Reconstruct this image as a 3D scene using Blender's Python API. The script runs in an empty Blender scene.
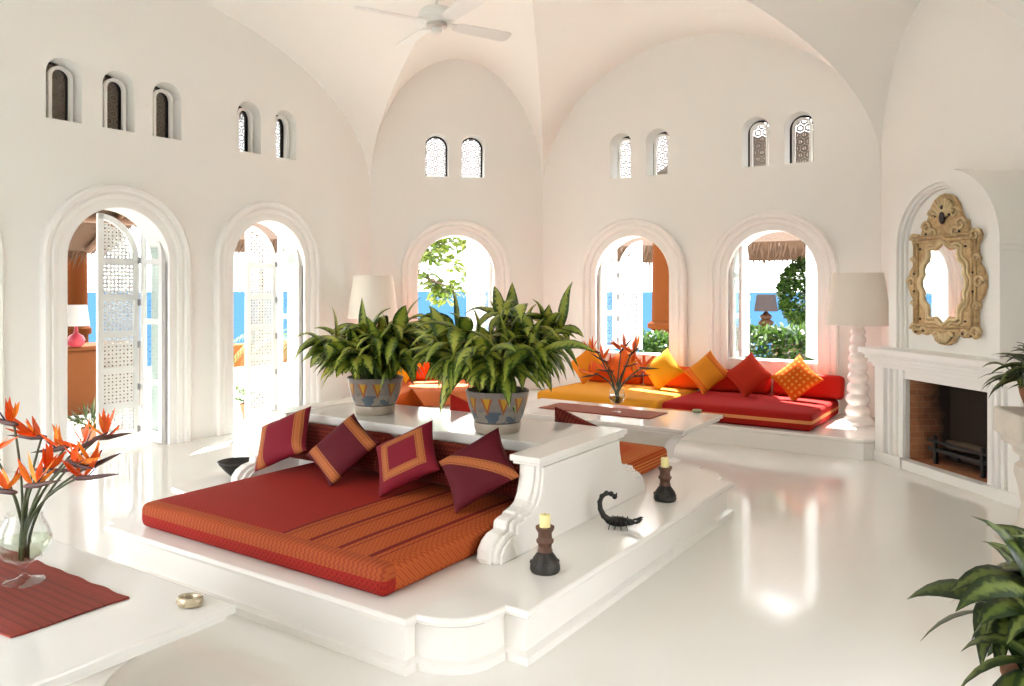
import bpy, bmesh, math, random
from mathutils import Vector, Matrix
sc = bpy.context.scene
C = sc.collection
PI = math.pi
S = 2 ** -.5

# ------------------------------------------------------------------ helpers
def lin(r, g, b):
    def f(c):
        c /= 255
        return c / 12.92 if c <= .04045 else ((c + .055) / 1.055) ** 2.4
    return (f(r), f(g), f(b), 1)

def fl(r, g, b, k=.78):   # dyed cloth: the colour seen in the bright room, as reflectance
    c = lin(r, g, b); return (c[0] * k, c[1] * k, c[2] * k, 1)

class MB:
    def __init__(s): s.v = []; s.f = []; s.m = []; s.uv = {}
    def vt(s, p, uv=None):
        s.v.append(tuple(p))
        if uv: s.uv[len(s.v) - 1] = uv
        return len(s.v) - 1
    def fc(s, ids, m=0): s.f.append(tuple(ids)); s.m.append(m)
    def quad(s, a, b, c, d, m=0): s.fc([s.vt(a), s.vt(b), s.vt(c), s.vt(d)], m)
    def box(s, c, d, m=0, M=None):
        x, y, z = c; a, b, e = d[0] / 2, d[1] / 2, d[2] / 2
        ps = [Vector((x + i * a, y + j * b, z + k * e)) for k in (-1, 1) for j in (-1, 1) for i in (-1, 1)]
        if M: ps = [M @ p for p in ps]
        i0 = [s.vt(p) for p in ps]
        for q in ((0, 2, 3, 1), (4, 5, 7, 6), (0, 1, 5, 4), (2, 6, 7, 3), (0, 4, 6, 2), (1, 3, 7, 5)): s.fc([i0[k] for k in q], m)
    def bx(s, x0, x1, y0, y1, z0, z1, m=0): s.box(((x0 + x1) / 2, (y0 + y1) / 2, (z0 + z1) / 2), (x1 - x0, y1 - y0, z1 - z0), m)
    def prism(s, poly, fn, d0, d1, m=0):
        """poly of (a,b); fn(a,b,d) -> point"""
        n = len(poly)
        A = [s.vt(fn(a, b, d0)) for a, b in poly]; B = [s.vt(fn(a, b, d1)) for a, b in poly]
        s.fc(A[::-1], m); s.fc(B, m)
        for i in range(n): s.fc([A[i], A[(i + 1) % n], B[(i + 1) % n], B[i]], m)
    def lathe(s, prof, n=24, c=(0, 0, 0), m=0, M=None, sx=1, sy=1):
        rows = []
        for r, z in prof:
            row = []
            for k in range(n):
                t = 2 * PI * k / n
                p = Vector((c[0] + sx * r * math.cos(t), c[1] + sy * r * math.sin(t), c[2] + z))
                row.append(s.vt(M @ p if M else p))
            rows.append(row)
        for a, b in zip(rows, rows[1:]):
            for k in range(n): s.fc([a[k], a[(k + 1) % n], b[(k + 1) % n], b[k]], m)
        if prof[0][0] > 1e-5: s.fc(rows[0][::-1], m)
        if prof[-1][0] > 1e-5: s.fc(rows[-1], m)
    def tube(s, path, rad, n=8, m=0, close=False):
        path = [Vector(p) for p in path]; rows = []
        L = len(path)
        if not hasattr(rad, '__len__'): rad = [rad] * L
        up = None
        for i, p in enumerate(path):
            if close: t = path[(i + 1) % L] - path[i - 1]
            else: t = path[min(i + 1, L - 1)] - path[max(i - 1, 0)]
            t.normalize()
            if up is None:
                up = Vector((0, 0, 1)) if abs(t.z) < .9 else Vector((1, 0, 0))
            a = t.cross(up)
            if a.length < 1e-6: a = t.cross(Vector((0, 1, 0)))
            a.normalize(); b = a.cross(t).normalized(); up = b
            rows.append([s.vt(p + rad[i] * (math.cos(2 * PI * k / n) * a + math.sin(2 * PI * k / n) * b)) for k in range(n)])
        prs = list(zip(rows, rows[1:])) + ([(rows[-1], rows[0])] if close else [])
        for a, b in prs:
            for k in range(n): s.fc([a[k], a[(k + 1) % n], b[(k + 1) % n], b[k]], m)
        if not close: s.fc(rows[0][::-1], m); s.fc(rows[-1], m)
    def ball(s, c, r, n=10, m=0, M=None):
        r = (r, r, r) if not hasattr(r, '__len__') else r
        pr = [(max(1e-6, math.cos(t)), math.sin(t)) for t in [-PI / 2 + PI * i / (n // 2 + 1) for i in range(n // 2 + 2)]]
        base = Matrix.Translation(c) @ Matrix.Diagonal((r[0], r[1], r[2], 1))
        s.lathe(pr, n, m=m, M=(M @ base) if M else base)
    def build(s, name, mats, parent=None, smooth=False, bevel=0, seg=2, angle=None):
        me = bpy.data.meshes.new(name)
        me.from_pydata(s.v, [], s.f)
        for mt in (mats if isinstance(mats, (list, tuple)) else [mats]): me.materials.append(mt)
        me.polygons.foreach_set('material_index', s.m)
        bm = bmesh.new(); bm.from_mesh(me)
        bm.verts.ensure_lookup_table()
        if s.uv:
            lay = bm.loops.layers.uv.new('UVMap')
            for f in bm.faces:
                for l in f.loops: l[lay].uv = s.uv.get(l.vert.index, (0, 0))
        else:
            bmesh.ops.remove_doubles(bm, verts=bm.verts, dist=1e-5)
            bmesh.ops.recalc_face_normals(bm, faces=bm.faces)
        bm.to_mesh(me); bm.free()
        if smooth:
            me.polygons.foreach_set('use_smooth', [True] * len(me.polygons))
            if angle: me.set_sharp_from_angle(angle=math.radians(angle))
        o = bpy.data.objects.new(name, me); C.objects.link(o)
        if parent: o.parent = parent
        if bevel:
            b = o.modifiers.new('edge', 'BEVEL'); b.width = bevel; b.segments = seg; b.limit_method = 'ANGLE'; b.angle_limit = math.radians(40)
        return o

def tag(o, label=None, cat=None, group=None, kind=None):
    if label: o['label'] = label
    if cat: o['category'] = cat
    if group: o['group'] = group
    if kind: o['kind'] = kind
    return o
def thing(name, label, cat, loc=(0, 0, 0), rz=0, group=None, kind=None):
    o = bpy.data.objects.new(name, None); C.objects.link(o); o.empty_display_size = .1
    o.location = loc; o.rotation_euler = (0, 0, rz)
    return tag(o, label, cat, group, kind)
def dup(root, loc, rz, label=None):
    def cp(o, par):
        c = o.copy(); C.objects.link(c)
        if par: c.parent = par
        for ch in o.children: cp(ch, c)
        return c
    r = cp(root, None); r.location = loc; r.rotation_euler = (0, 0, rz)
    if label: r['label'] = label
    return r

# camera model (for turning pixels of the photograph into places in the room)
F = 783; HC = 1.65; YAW = math.radians(34); CAM = (7.65, -5.09)
def at(px, py, z=None, x=None, y=None, d=None):
    k = (px - 512) / F; m = -(py - 288) / F
    r = (-math.sin(YAW) + k * math.cos(YAW), math.cos(YAW) + k * math.sin(YAW), m)
    if z is not None: t = (z - HC) / r[2]
    elif x is not None: t = (x - CAM[0]) / r[0]
    elif y is not None: t = (y - CAM[1]) / r[1]
    else: t = d
    return Vector((CAM[0] + t * r[0], CAM[1] + t * r[1], HC + t * r[2]))

# ------------------------------------------------------------------ materials
class NT:
    def __init__(s, name):
        s.mat = bpy.data.materials.new(name); s.mat.use_nodes = True
        s.t = s.mat.node_tree; s.n = s.t.nodes; s.b = s.n['Principled BSDF']
    def add(s, ty, **kw):
        n = s.n.new(ty)
        for k, v in kw.items(): setattr(n, k, v)
        return n
    def link(s, a, b): s.t.links.new(a, b)
    def m(s, op, *a):
        n = s.add('ShaderNodeMath', operation=op)
        for i, v in enumerate(a):
            if isinstance(v, (int, float)): n.inputs[i].default_value = v
            else: s.link(v, n.inputs[i])
        return n.outputs[0]
    def obj(s):
        tc = s.add('ShaderNodeTexCoord'); sp = s.add('ShaderNodeSeparateXYZ'); s.link(tc.outputs['Object'], sp.inputs[0])
        s.oc = tc.outputs['Object']; s.uvo = tc.outputs['UV']
        return sp.outputs[0], sp.outputs[1], sp.outputs[2]
    def uv(s):
        tc = s.add('ShaderNodeTexCoord'); sp = s.add('ShaderNodeSeparateXYZ'); s.link(tc.outputs['UV'], sp.inputs[0])
        s.oc = tc.outputs['Object']
        return sp.outputs[0], sp.outputs[1]
    def mix(s, fac, a, b):
        n = s.add('ShaderNodeMix', data_type='RGBA')
        if isinstance(fac, (int, float)): n.inputs[0].default_value = fac
        else: s.link(fac, n.inputs[0])
        for i, v in ((6, a), (7, b)):
            if isinstance(v, tuple): n.inputs[i].default_value = v
            else: s.link(v, n.inputs[i])
        return n.outputs[2]
    def noise(s, scale, detail=3, vec=None, rough=.6):
        n = s.add('ShaderNodeTexNoise'); n.inputs['Scale'].default_value = scale; n.inputs['Detail'].default_value = detail
        n.inputs['Roughness'].default_value = rough
        s.link(vec if vec else s.oc, n.inputs['Vector'])
        return n.outputs[0]
    def col(s, c):
        if isinstance(c, tuple): s.b.inputs['Base Color'].default_value = c
        else: s.link(c, s.b.inputs['Base Color'])
    def set(s, **kw):
        for k, v in kw.items(): s.b.inputs[k.replace('_', ' ')].default_value = v
    def bump(s, h, strength=.3, dist=.01):
        n = s.add('ShaderNodeBump'); n.inputs['Strength'].default_value = strength; n.inputs['Distance'].default_value = dist
        s.link(h, n.inputs['Height']); s.link(n.outputs[0], s.b.inputs['Normal'])
    def inv(s, x): return s.m('SUBTRACT', 1, x)

def plain(name, c, rough=.6, metal=0, var=0, scale=8, bump=0, spec=.5):
    t = NT(name); t.obj()
    if var:
        nz = t.noise(scale)
        d = tuple(max(0, x * (1 - var)) for x in c[:3]) + (1,)
        t.col(t.mix(nz, d, c))
        if bump: t.bump(nz, bump)
    else: t.col(c)
    t.set(Roughness=rough, Metallic=metal)
    t.b.inputs['Specular IOR Level'].default_value = spec
    return t.mat

M = {}
M['wall'] = plain('white_plaster', (.895, .888, .85, 1), .55, var=.035, scale=1.2)
M['trim'] = plain('white_trim', (.895, .888, .858, 1), .45, var=.02, scale=3)
M['ceil'] = plain('white_vault_plaster', (.918, .91, .874, 1), .65, var=.02, scale=1)
def polished(name, c, rough, ior=1.5):
    t = NT(name); t.obj()
    t.col(t.mix(t.noise(1.6, 4), tuple(x * .965 for x in c[:3]) + (1,), c))
    t.set(Roughness=rough, IOR=ior)
    return t.mat
M['floor'] = polished('polished_white_floor', (.84, .82, .775, 1), .1, 1.55)
M['cement'] = polished('polished_white_cement', (.87, .845, .805, 1), .14)
M['marble'] = polished('polished_white_table_cement', (.79, .775, .745, 1), .08)
M['white'] = plain('white_paint', (.74, .735, .72, 1), .4)
M['ceramic'] = plain('white_glazed_ceramic', (.86, .82, .78, 1), .25, var=.03)
M['shade'] = plain('cream_linen', (.76, .71, .63, 1), .9, var=.05, scale=40)
M['black'] = plain('black_iron', (.018, .016, .015, 1), .45, .3)
M['hinge'] = plain('grey_hinge_metal', (.3, .3, .31, 1), .4, .8)
M['wax'] = plain('cream_wax', lin(240, 226, 160), .5)
M['gold'] = None
M['soil'] = plain('dark_soil', (.03, .02, .012, 1), .95, var=.5, scale=40)
M['terrace'] = plain('terrace_stone', (.74, .69, .6, 1), .8, var=.12, scale=2)
M['terracotta'] = plain('terracotta_paint', (.15, .055, .016, 1), .9, var=.12, scale=3, spec=.05)
M['bench'] = plain('terracotta_plaster', (.10, .034, .012, 1), .9, var=.15, scale=3, spec=.05)
M['column'] = plain('burnt_orange_plaster', (.065, .018, .0045, 1), .9, var=.12, scale=4, spec=.03)
M['parapet'] = plain('white_parapet', (.8, .77, .72, 1), .8, var=.05)
M['wood'] = plain('brown_pole_wood', fl(120, 78, 44, 0.5), .8, var=.4, scale=9)
M['brown'] = plain('brown_ceramic', (.045, .018, .008, 1), .5, var=.3, scale=12, spec=.2)
M['greyshade'] = plain('taupe_lampshade', (.035, .027, .026, 1), .9, spec=.05)
M['lampwhite'] = plain('off_white_lampshade', (.3, .29, .28, 1), .9, spec=.1)
M['pink'] = plain('pink_glazed_ceramic', (.22, .02, .03, 1), .5, spec=.2)
M['bronze'] = plain('brown_carved_wood', fl(112, 76, 58), .6, var=.35, scale=60, bump=.3)
M['bronzedark'] = plain('blackened_carved_wood', (.022, .017, .014, 1), .5, var=.4, scale=50)
M['stone'] = plain('carved_limestone', (.66, .6, .52, 1), .8, var=.2, scale=14, bump=.3)
M['terrapot'] = plain('terracotta_pot_clay', fl(176, 116, 84), .8, var=.2, scale=12)
M['stem'] = plain('green_stem', lin(92, 112, 48), .6, var=.3, scale=30)
M['darkstem'] = plain('dark_green_stalk', lin(76, 84, 52), .5, var=.3, scale=30)
M['spathe'] = plain('green_purple_bract', lin(94, 62, 58), .5, var=.45, scale=25)
M['petal'] = plain('orange_sepal', fl(250, 96, 16, 1.05), .5, var=.3, scale=30)
M['petal2'] = plain('light_orange_sepal', fl(255, 140, 30, 1.05), .5, var=.2, scale=30)
M['blue'] = plain('indigo_petal', lin(50, 48, 90), .5)
M['bark'] = plain('grey_brown_bark', lin(100, 84, 66), .9, var=.4, scale=20)
M['pearl'] = plain('mother_of_pearl', lin(206, 190, 160), .25, .25, var=.45, scale=70)
M['amber'] = plain('amber_gold_lining', lin(190, 130, 50), .25, .6)
M['fan'] = plain('white_enamel', (.86, .84, .81, 1), .4)
M['nickel'] = plain('brushed_nickel', (.6, .58, .55, 1), .3, .9)

def glassy(name, tint=(1, 1, 1, 1), rough=.02):
    t = NT(name)
    out = t.n['Material Output']; t.n.remove(t.b)
    tr = t.add('ShaderNodeBsdfTransparent'); tr.inputs[0].default_value = tint
    gl = t.add('ShaderNodeBsdfGlossy'); gl.inputs['Roughness'].default_value = rough
    lw = t.add('ShaderNodeLayerWeight'); lw.inputs[0].default_value = .5
    fac = t.m('ADD', t.m('MULTIPLY', t.m('POWER', lw.outputs[1], 3), .55), .035)
    mx = t.add('ShaderNodeMixShader'); t.link(fac, mx.inputs[0]); t.link(tr.outputs[0], mx.inputs[1]); t.link(gl.outputs[0], mx.inputs[2])
    t.link(mx.outputs[0], out.inputs[0])
    return t.mat
M['pane'] = glassy('window_glass', (.9, .95, .94, 1))
M['vase'] = glassy('clear_vase_glass', (.965, .98, .975, 1))
M['water'] = glassy('water', (.86, .88, .8, 1))
t = NT('mirror_silver'); t.col((.86, .87, .88, 1)); t.set(Metallic=1.0, Roughness=.02); M['mirror'] = t.mat

def gold():
    t = NT('aged_gilding'); x, y, z = t.obj()
    n = t.noise(26, 4)
    t.col(t.mix(n, lin(122, 82, 40), lin(232, 206, 154)))
    t.set(Metallic=.25, Roughness=.45); t.bump(n, .5, .01)
    return t.mat
M['goldlight'] = plain('bright_gilding', lin(232, 208, 160), .35, .35, var=.4, scale=30, bump=.3)
M['gold'] = gold()
M['golddark'] = plain('dark_inlay', (.03, .02, .018, 1), .3)

def leafmat(name, dark, mid, light, edge=.55):
    """variegated leaf: pale along the midrib, dark at the margin; uv.x across, uv.y along"""
    t = NT(name); u, v = t.uv()
    a = t.m('MULTIPLY', t.m('ABSOLUTE', t.m('SUBTRACT', u, .5)), 2)
    nz = t.noise(38, 3)
    st = t.m('SINE', t.m('ADD', t.m('MULTIPLY', v, 60), t.m('MULTIPLY', a, 6)))
    f = t.m('ADD', t.m('ADD', a, t.m('MULTIPLY', t.m('SUBTRACT', nz, .5), 1.4)), t.m('MULTIPLY', st, .08))
    rg = t.add('ShaderNodeMapRange'); rg.inputs[1].default_value = edge - .25; rg.inputs[2].default_value = edge + .2
    t.link(f, rg.inputs[0])
    g = t.add('ShaderNodeMapRange'); g.inputs[1].default_value = .3; g.inputs[2].default_value = .7; t.link(t.noise(4, 1), g.inputs[0])
    t.col(t.mix(rg.outputs[0], t.mix(g.outputs[0], light, mid), dark))
    t.set(Roughness=.35)
    out = t.n['Material Output']
    tl = t.add('ShaderNodeBsdfTranslucent'); t.link(t.b.inputs['Base Color'].links[0].from_socket, tl.inputs[0])
    mx = t.add('ShaderNodeMixShader'); mx.inputs[0].default_value = .25
    t.link(t.b.outputs[0], mx.inputs[1]); t.link(tl.outputs[0], mx.inputs[2]); t.link(mx.outputs[0], out.inputs[0])
    return t.mat
M['leaf'] = leafmat('variegated_leaf', lin(52, 78, 24), lin(112, 134, 36), lin(190, 194, 84), .56)
M['leafdark'] = leafmat('dark_variegated_leaf', lin(32, 46, 20), lin(58, 76, 30), lin(108, 118, 58), .42)
M['leafgreen'] = leafmat('bright_green_leaf', fl(84, 122, 40, 0.36), fl(128, 162, 48, 0.36), fl(186, 196, 70, 0.36), .6)
M['leafsmall'] = leafmat('hedge_leaf', fl(40, 84, 30, 0.36), fl(84, 132, 48, 0.36), fl(140, 176, 70, 0.36), .6)
M['palm'] = leafmat('palm_leaf', fl(70, 110, 40, 0.36), fl(120, 150, 60, 0.36), fl(160, 180, 80, 0.36), .6)

def fabric(name, c, c2=None, weave=90, amp=.35, fine=.25):
    """woven cloth with a small diagonal figure"""
    t = NT(name); x, y, z = t.obj()
    c2 = c2 or tuple(k * .6 for k in c[:3]) + (1,)
    p = t.m('SINE', t.m('MULTIPLY', t.m('ADD', x, t.m('ADD', y, z)), weave))
    q = t.m('SINE', t.m('MULTIPLY', t.m('SUBTRACT', x, t.m('ADD', y, z)), weave))
    f = t.m('ADD', t.m('MULTIPLY', t.m('MULTIPLY', p, q), amp), t.m('MULTIPLY', t.noise(60, 2), fine))
    t.col(t.mix(t.m('MAXIMUM', 0, f), c, c2))
    t.set(Roughness=.85); t.b.inputs['Specular IOR Level'].default_value = .2
    return t.mat
def ikat_mattress():
    t = NT('red_and_orange_ikat'); x, y, z = t.obj()
    red, dred, org, dorg = fl(172, 42, 32), fl(126, 28, 24), fl(196, 96, 44), fl(156, 56, 32)
    w1 = t.m('SINE', t.m('MULTIPLY', t.m('ADD', x, t.m('MULTIPLY', y, .5)), 190)); w2 = t.m('SINE', t.m('MULTIPLY', t.m('SUBTRACT', y, t.m('MULTIPLY', z, .7)), 250))
    fleck = t.m('GREATER_THAN', t.m('MULTIPLY', w1, w2), .22)
    base = t.mix(t.m('MULTIPLY', fleck, .6), red, dred)
    # orange ikat: zigzag bands running front to back
    zig = t.m('PINGPONG', t.m('ADD', y, z), .02)
    xx = t.m('ADD', x, zig)
    fine = t.m('GREATER_THAN', t.m('SINE', t.m('MULTIPLY', xx, 240)), .1)
    big = t.m('FRACT', t.m('DIVIDE', t.m('ADD', x, .02), .205))
    line = t.m('LESS_THAN', big, .15); line2 = t.m('LESS_THAN', t.m('ABSOLUTE', t.m('SUBTRACT', big, .3)), .03)
    o = t.mix(t.m('MULTIPLY', fine, .6), org, dorg)
    o = t.mix(line, o, dred); o = t.mix(t.m('MULTIPLY', line2, .7), o, dred)
    zone = t.m('GREATER_THAN', x, .19)
    c = t.mix(zone, base, o)
    # border band along the front edge
    bd = t.m('MULTIPLY', t.m('LESS_THAN', y, -.60), t.m('GREATER_THAN', z, .08))
    fz = t.m('GREATER_THAN', t.m('SINE', t.m('MULTIPLY', t.m('ADD', x, t.m('PINGPONG', z, .012)), 210)), 0)
    bcol = t.mix(t.m('MULTIPLY', fz, .55), fl(180, 86, 44), fl(142, 50, 32))
    front = t.m('MULTIPLY', t.m('LESS_THAN', y, -.60), t.m('LESS_THAN', z, .08))
    c = t.mix(front, c, base)
    c = t.mix(bd, c, bcol)
    t.col(c); t.set(Roughness=.8); t.b.inputs['Specular IOR Level'].default_value = .2
    t.bump(t.noise(120, 2), .15, .004)
    return t.mat
def cushion_mat(name, base, band, mode, hx=.29, hz=.21):
    t = NT(name); x, y, z = t.obj()
    u = t.m('DIVIDE', x, hx); v = t.m('DIVIDE', z, hz)
    if mode == 'two': d = t.m('SUBTRACT', t.m('ABSOLUTE', u), .7); w = .15
    elif mode == 'ring': d = t.m('SUBTRACT', t.m('MAXIMUM', t.m('ABSOLUTE', u), t.m('ABSOLUTE', v)), .58); w = .12
    else: d = t.m('MULTIPLY', t.m('ADD', u, v), .7); w = .14
    ad = t.m('ABSOLUTE', d)
    f = t.m('LESS_THAN', ad, w)
    edge = t.m('LESS_THAN', t.m('ABSOLUTE', t.m('SUBTRACT', ad, w * .7)), w * .1)
    fz = t.m('GREATER_THAN', t.m('SINE', t.m('MULTIPLY', t.m('ADD', x, t.m('PINGPONG', z, .012)), 300)), .2)
    dk = tuple(k * .55 for k in band[:3]) + (1,)
    bc = t.mix(t.m('MULTIPLY', fz, .5), band, dk)
    bc = t.mix(edge, bc, dk)
    n = t.noise(180, 2)
    t.col(t.mix(f, t.mix(n, base, tuple(k * .7 for k in base[:3]) + (1,)), bc)); t.set(Roughness=.7)
    t.b.inputs['Specular IOR Level'].default_value = .2
    return t.mat
def dots_mat(name, base, dot, k=55):
    t = NT(name); x, y, z = t.obj()
    a = t.m('MULTIPLY', t.m('SINE', t.m('MULTIPLY', t.m('ADD', x, z), k)), t.m('SINE', t.m('MULTIPLY', t.m('SUBTRACT', x, z), k)))
    t.col(t.mix(t.m('GREATER_THAN', a, .45), base, dot)); t.set(Roughness=.9); t.b.inputs['Specular IOR Level'].default_value = .12
    return t.mat
def striped_sofa(name, base, stripe):
    t = NT(name); x, y, z = t.obj()
    f = t.m('MULTIPLY', t.m('GREATER_THAN', z, .075), t.m('LESS_THAN', z, .11))
    t.col(t.mix(f, base, stripe)); t.set(Roughness=.9); t.b.inputs['Specular IOR Level'].default_value = .12
    return t.mat
def runner_mat(name, c, c2):
    t = NT(name); x, y, z = t.obj()
    l = t.m('LESS_THAN', t.m('FRACT', t.m('MULTIPLY', y, 26)), .3)
    b = t.m('GREATER_THAN', t.m('ABSOLUTE', y), .15)
    n = t.noise(70, 3)
    cc = t.mix(t.m('MULTIPLY', l, .45), c, c2)
    cc = t.mix(t.m('MULTIPLY', b, .5), cc, fl(170, 60, 44))
    t.col(t.mix(t.m('MULTIPLY', n, .45), cc, c2)); t.set(Roughness=.85); t.bump(n, .4, .004)
    return t.mat
def talavera():
    """grey glazed pot with orange and yellow triangles below the rim and a blue-grey band"""
    t = NT('painted_glazed_pot'); x, y, z = t.obj()
    ang = t.m('DIVIDE', t.m('ARCTAN2', y, x), 2 * PI)
    q = t.m('MULTIPLY', t.m('ABSOLUTE', t.m('SUBTRACT', t.m('FRACT', t.m('MULTIPLY', ang, 11)), .5)), 2)   # 0 centre .. 1
    h = t.m('DIVIDE', t.m('SUBTRACT', z, .125), .11)         # 0 tip .. 1 top
    band = t.m('MULTIPLY', t.m('GREATER_THAN', z, .125), t.m('LESS_THAN', z, .235))
    tri = t.m('MULTIPLY', band, t.m('LESS_THAN', q, t.m('MULTIPLY', h, .72)))
    tri2 = t.m('MULTIPLY', band, t.m('LESS_THAN', q, t.m('MULTIPLY', t.m('SUBTRACT', h, .3), .62)))
    n = t.noise(30, 3); n2 = t.noise(14, 2)
    bg = t.mix(n, fl(126, 120, 118, .62), fl(176, 164, 152, .62))
    low = t.mix(t.m('GREATER_THAN', n2, .52), fl(96, 110, 122, .62), fl(168, 158, 146, .62))
    c = t.mix(t.m('MULTIPLY', t.m('GREATER_THAN', z, .075), t.m('LESS_THAN', z, .15)), bg, low)
    c = t.mix(t.m('LESS_THAN', z, .068), c, fl(196, 180, 160, .62))
    c = t.mix(t.m('LESS_THAN', t.m('ABSOLUTE', t.m('SUBTRACT', z, .072)), .005), c, fl(90, 80, 74, .62))
    c = t.mix(tri, c, fl(176, 96, 44, .62)); c = t.mix(tri2, c, fl(222, 168, 52, .62))
    t.col(c); t.set(Roughness=.3)
    return t.mat
def thatchmat():
    t = NT('dry_palm_thatch'); x, y, z = t.obj()
    mp = t.add('ShaderNodeMapping'); mp.inputs['Scale'].default_value = (30, 30, 5); t.link(t.oc, mp.inputs[0])
    n = t.noise(1.5, 5, mp.outputs[0], .7)
    t.col(t.mix(n, fl(60, 36, 16, .5), fl(124, 84, 44, .36))); t.set(Roughness=.95); t.bump(n, .6, .03)
    return t.mat
def brickmat():
    t = NT('sooty_firebrick'); x, y, z = t.obj()
    cb = t.add('ShaderNodeCombineXYZ'); t.link(t.m('ADD', x, t.m('MULTIPLY', y, .8)), cb.inputs[0]); t.link(z, cb.inputs[1])
    b = t.add('ShaderNodeTexBrick'); t.link(cb.outputs[0], b.inputs['Vector'])
    b.inputs['Scale'].default_value = 4.5; b.inputs['Color1'].default_value = lin(196, 132, 92); b.inputs['Color2'].default_value = lin(160, 98, 68)
    b.inputs['Mortar'].default_value = lin(190, 160, 130); b.inputs['Mortar Size'].default_value = .012
    n = t.noise(5, 4)
    soot = t.add('ShaderNodeMapRange'); soot.inputs[1].default_value = -.66; soot.inputs[2].default_value = -.42
    t.link(t.m('ADD', t.m('ADD', y, t.m('MULTIPLY', z, .12)), t.m('MULTIPLY', t.m('SUBTRACT', n, .5), .35)), soot.inputs[0])
    t.col(t.mix(t.m('MULTIPLY', soot.outputs[0], .97), t.mix(t.m('MULTIPLY', n, .6), b.outputs[0], lin(180, 120, 84)), (.02, .015, .012, 1))); t.set(Roughness=.9)
    return t.mat
def seamat():
    t = NT('sea_water'); t.obj()
    n = t.noise(.02, 5)
    t.col(t.mix(n, (.012, .033, .062, 1), (.017, .042, .075, 1))); t.set(Roughness=.7); t.b.inputs['Specular IOR Level'].default_value = 0
    return t.mat
M['ikat'] = ikat_mattress(); M['tala'] = talavera(); M['thatch'] = thatchmat(); M['brick'] = brickmat(); M['sea'] = seamat()
M['bolster'] = fabric('dark_red_figured_cloth', fl(104, 28, 28), fl(150, 66, 40), 120, .7)
M['backred'] = fabric('red_cotton', fl(196, 40, 28), None, 90, .1, .1)
M['backorange'] = fabric('orange_cotton', fl(232, 96, 22), None, 90, .1, .1)
M['yellow'] = fabric('yellow_cotton', fl(244, 168, 24), None, 90, .1, .1)
M['amberc'] = fabric('amber_cotton', fl(238, 138, 22), None, 90, .1, .1)
M['redc'] = fabric('brick_red_cotton', fl(188, 48, 22), None, 90, .1, .1)
M['dots'] = dots_mat('orange_dotted_cotton', fl(226, 98, 18), fl(240, 160, 70))
M['ambband'] = cushion_mat('amber_banded_cotton', fl(240, 150, 28), fl(230, 118, 24), 'two', .22, .22)
M['sofared'] = striped_sofa('red_mattress_cloth', fl(176, 34, 28), fl(232, 150, 96))
M['sofayellow'] = fabric('ochre_mattress_cloth', fl(236, 158, 40), None, 90, .1, .1)
M['sofapink'] = fabric('coral_mattress_cloth', fl(222, 120, 70), None, 90, .1, .1)
M['orangeikat'] = dots_mat('orange_zigzag_cloth', fl(196, 84, 40), fl(222, 140, 80), 130)
M['runner'] = runner_mat('brick_red_runner', fl(150, 56, 38), fl(92, 40, 30))
M['runner2'] = runner_mat('faded_red_runner', fl(178, 100, 72), fl(130, 66, 48))

# ------------------------------------------------------------------ the room shell
C1, C2, C3, C4 = (0, 2.76), (1.73, 4.49), (6.17, 4.49), (7.9, 2.76)
O = (3.945, .54)
SPR, RISE, TH = 3.0, 1.87, .3
def arch_top(u, uc, h, spr, k=1): return spr + k * math.sqrt(max(0, h * h - (u - uc) ** 2))

def wall(name, A, B, holes, z_top=None, thick=TH):
    """plane wall from A to B (room on the right-hand side of A->B), lunette top, arched holes (uc, half, z0, spring)"""
    ax = Vector((B[0] - A[0], B[1] - A[1], 0)); W = ax.length; ax.normalize()
    out = Vector((-ax.y, ax.x, 0))
    P = lambda u, z, d: Vector((A[0], A[1], 0)) + ax * u + out * d + Vector((0, 0, z))
    top = lambda u: z_top if z_top else SPR + RISE * math.sqrt(max(0, 1 - ((u - W / 2) / (W / 2)) ** 2)) + .0
    us = {0, W}
    for k in range(41): us.add(W / 2 - W / 2 * math.cos(PI * k / 40))
    for uc, h, z0, sp in holes:
        for k in range(25): us.add(uc - h * math.cos(PI * k / 24))
    us = sorted(us); us = [us[0]] + [b for a, b in zip(us, us[1:]) if b - a > 1e-6]
    mb = MB()
    def spans(u, mid):
        hs = sorted([(z0, arch_top(u, uc, h, sp)) for uc, h, z0, sp in holes if uc - h < mid < uc + h])
        z = 0; r = []
        for a, b in hs:
            r.append((z, a)); z = b
        r.append((z, top(u)))
        return r
    for a, b in zip(us, us[1:]):
        mid = (a + b) / 2
        for (p0, p1), (q0, q1) in zip(spans(a, mid), spans(b, mid)):
            if p1 - p0 < 1e-5 and q1 - q0 < 1e-5: continue
            for d in (0, thick): mb.quad(P(a, p0, d), P(b, q0, d), P(b, q1, d), P(a, p1, d))
    for uc, h, z0, sp in holes:
        pts = [(uc - h, z0)] + [(uc - h * math.cos(PI * k / 24), arch_top(uc - h * math.cos(PI * k / 24), uc, h, sp)) for k in range(25)] + [(uc + h, z0)]
        for (a, za), (b, zb) in zip(pts, pts[1:] + ([pts[0]] if z0 > .01 else [])):
            mb.quad(P(a, za, 0), P(b, zb, 0), P(b, zb, thick), P(a, za, thick))
    tp = [(u, top(u)) for u in us]
    for (a, za), (b, zb) in zip(tp, tp[1:]): mb.quad(P(a, za, 0), P(b, zb, 0), P(b, zb, thick), P(a, za, thick))
    o = mb.build(name, M['wall']); tag(o, kind='structure')
    return P
trim_no = [0]
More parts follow.
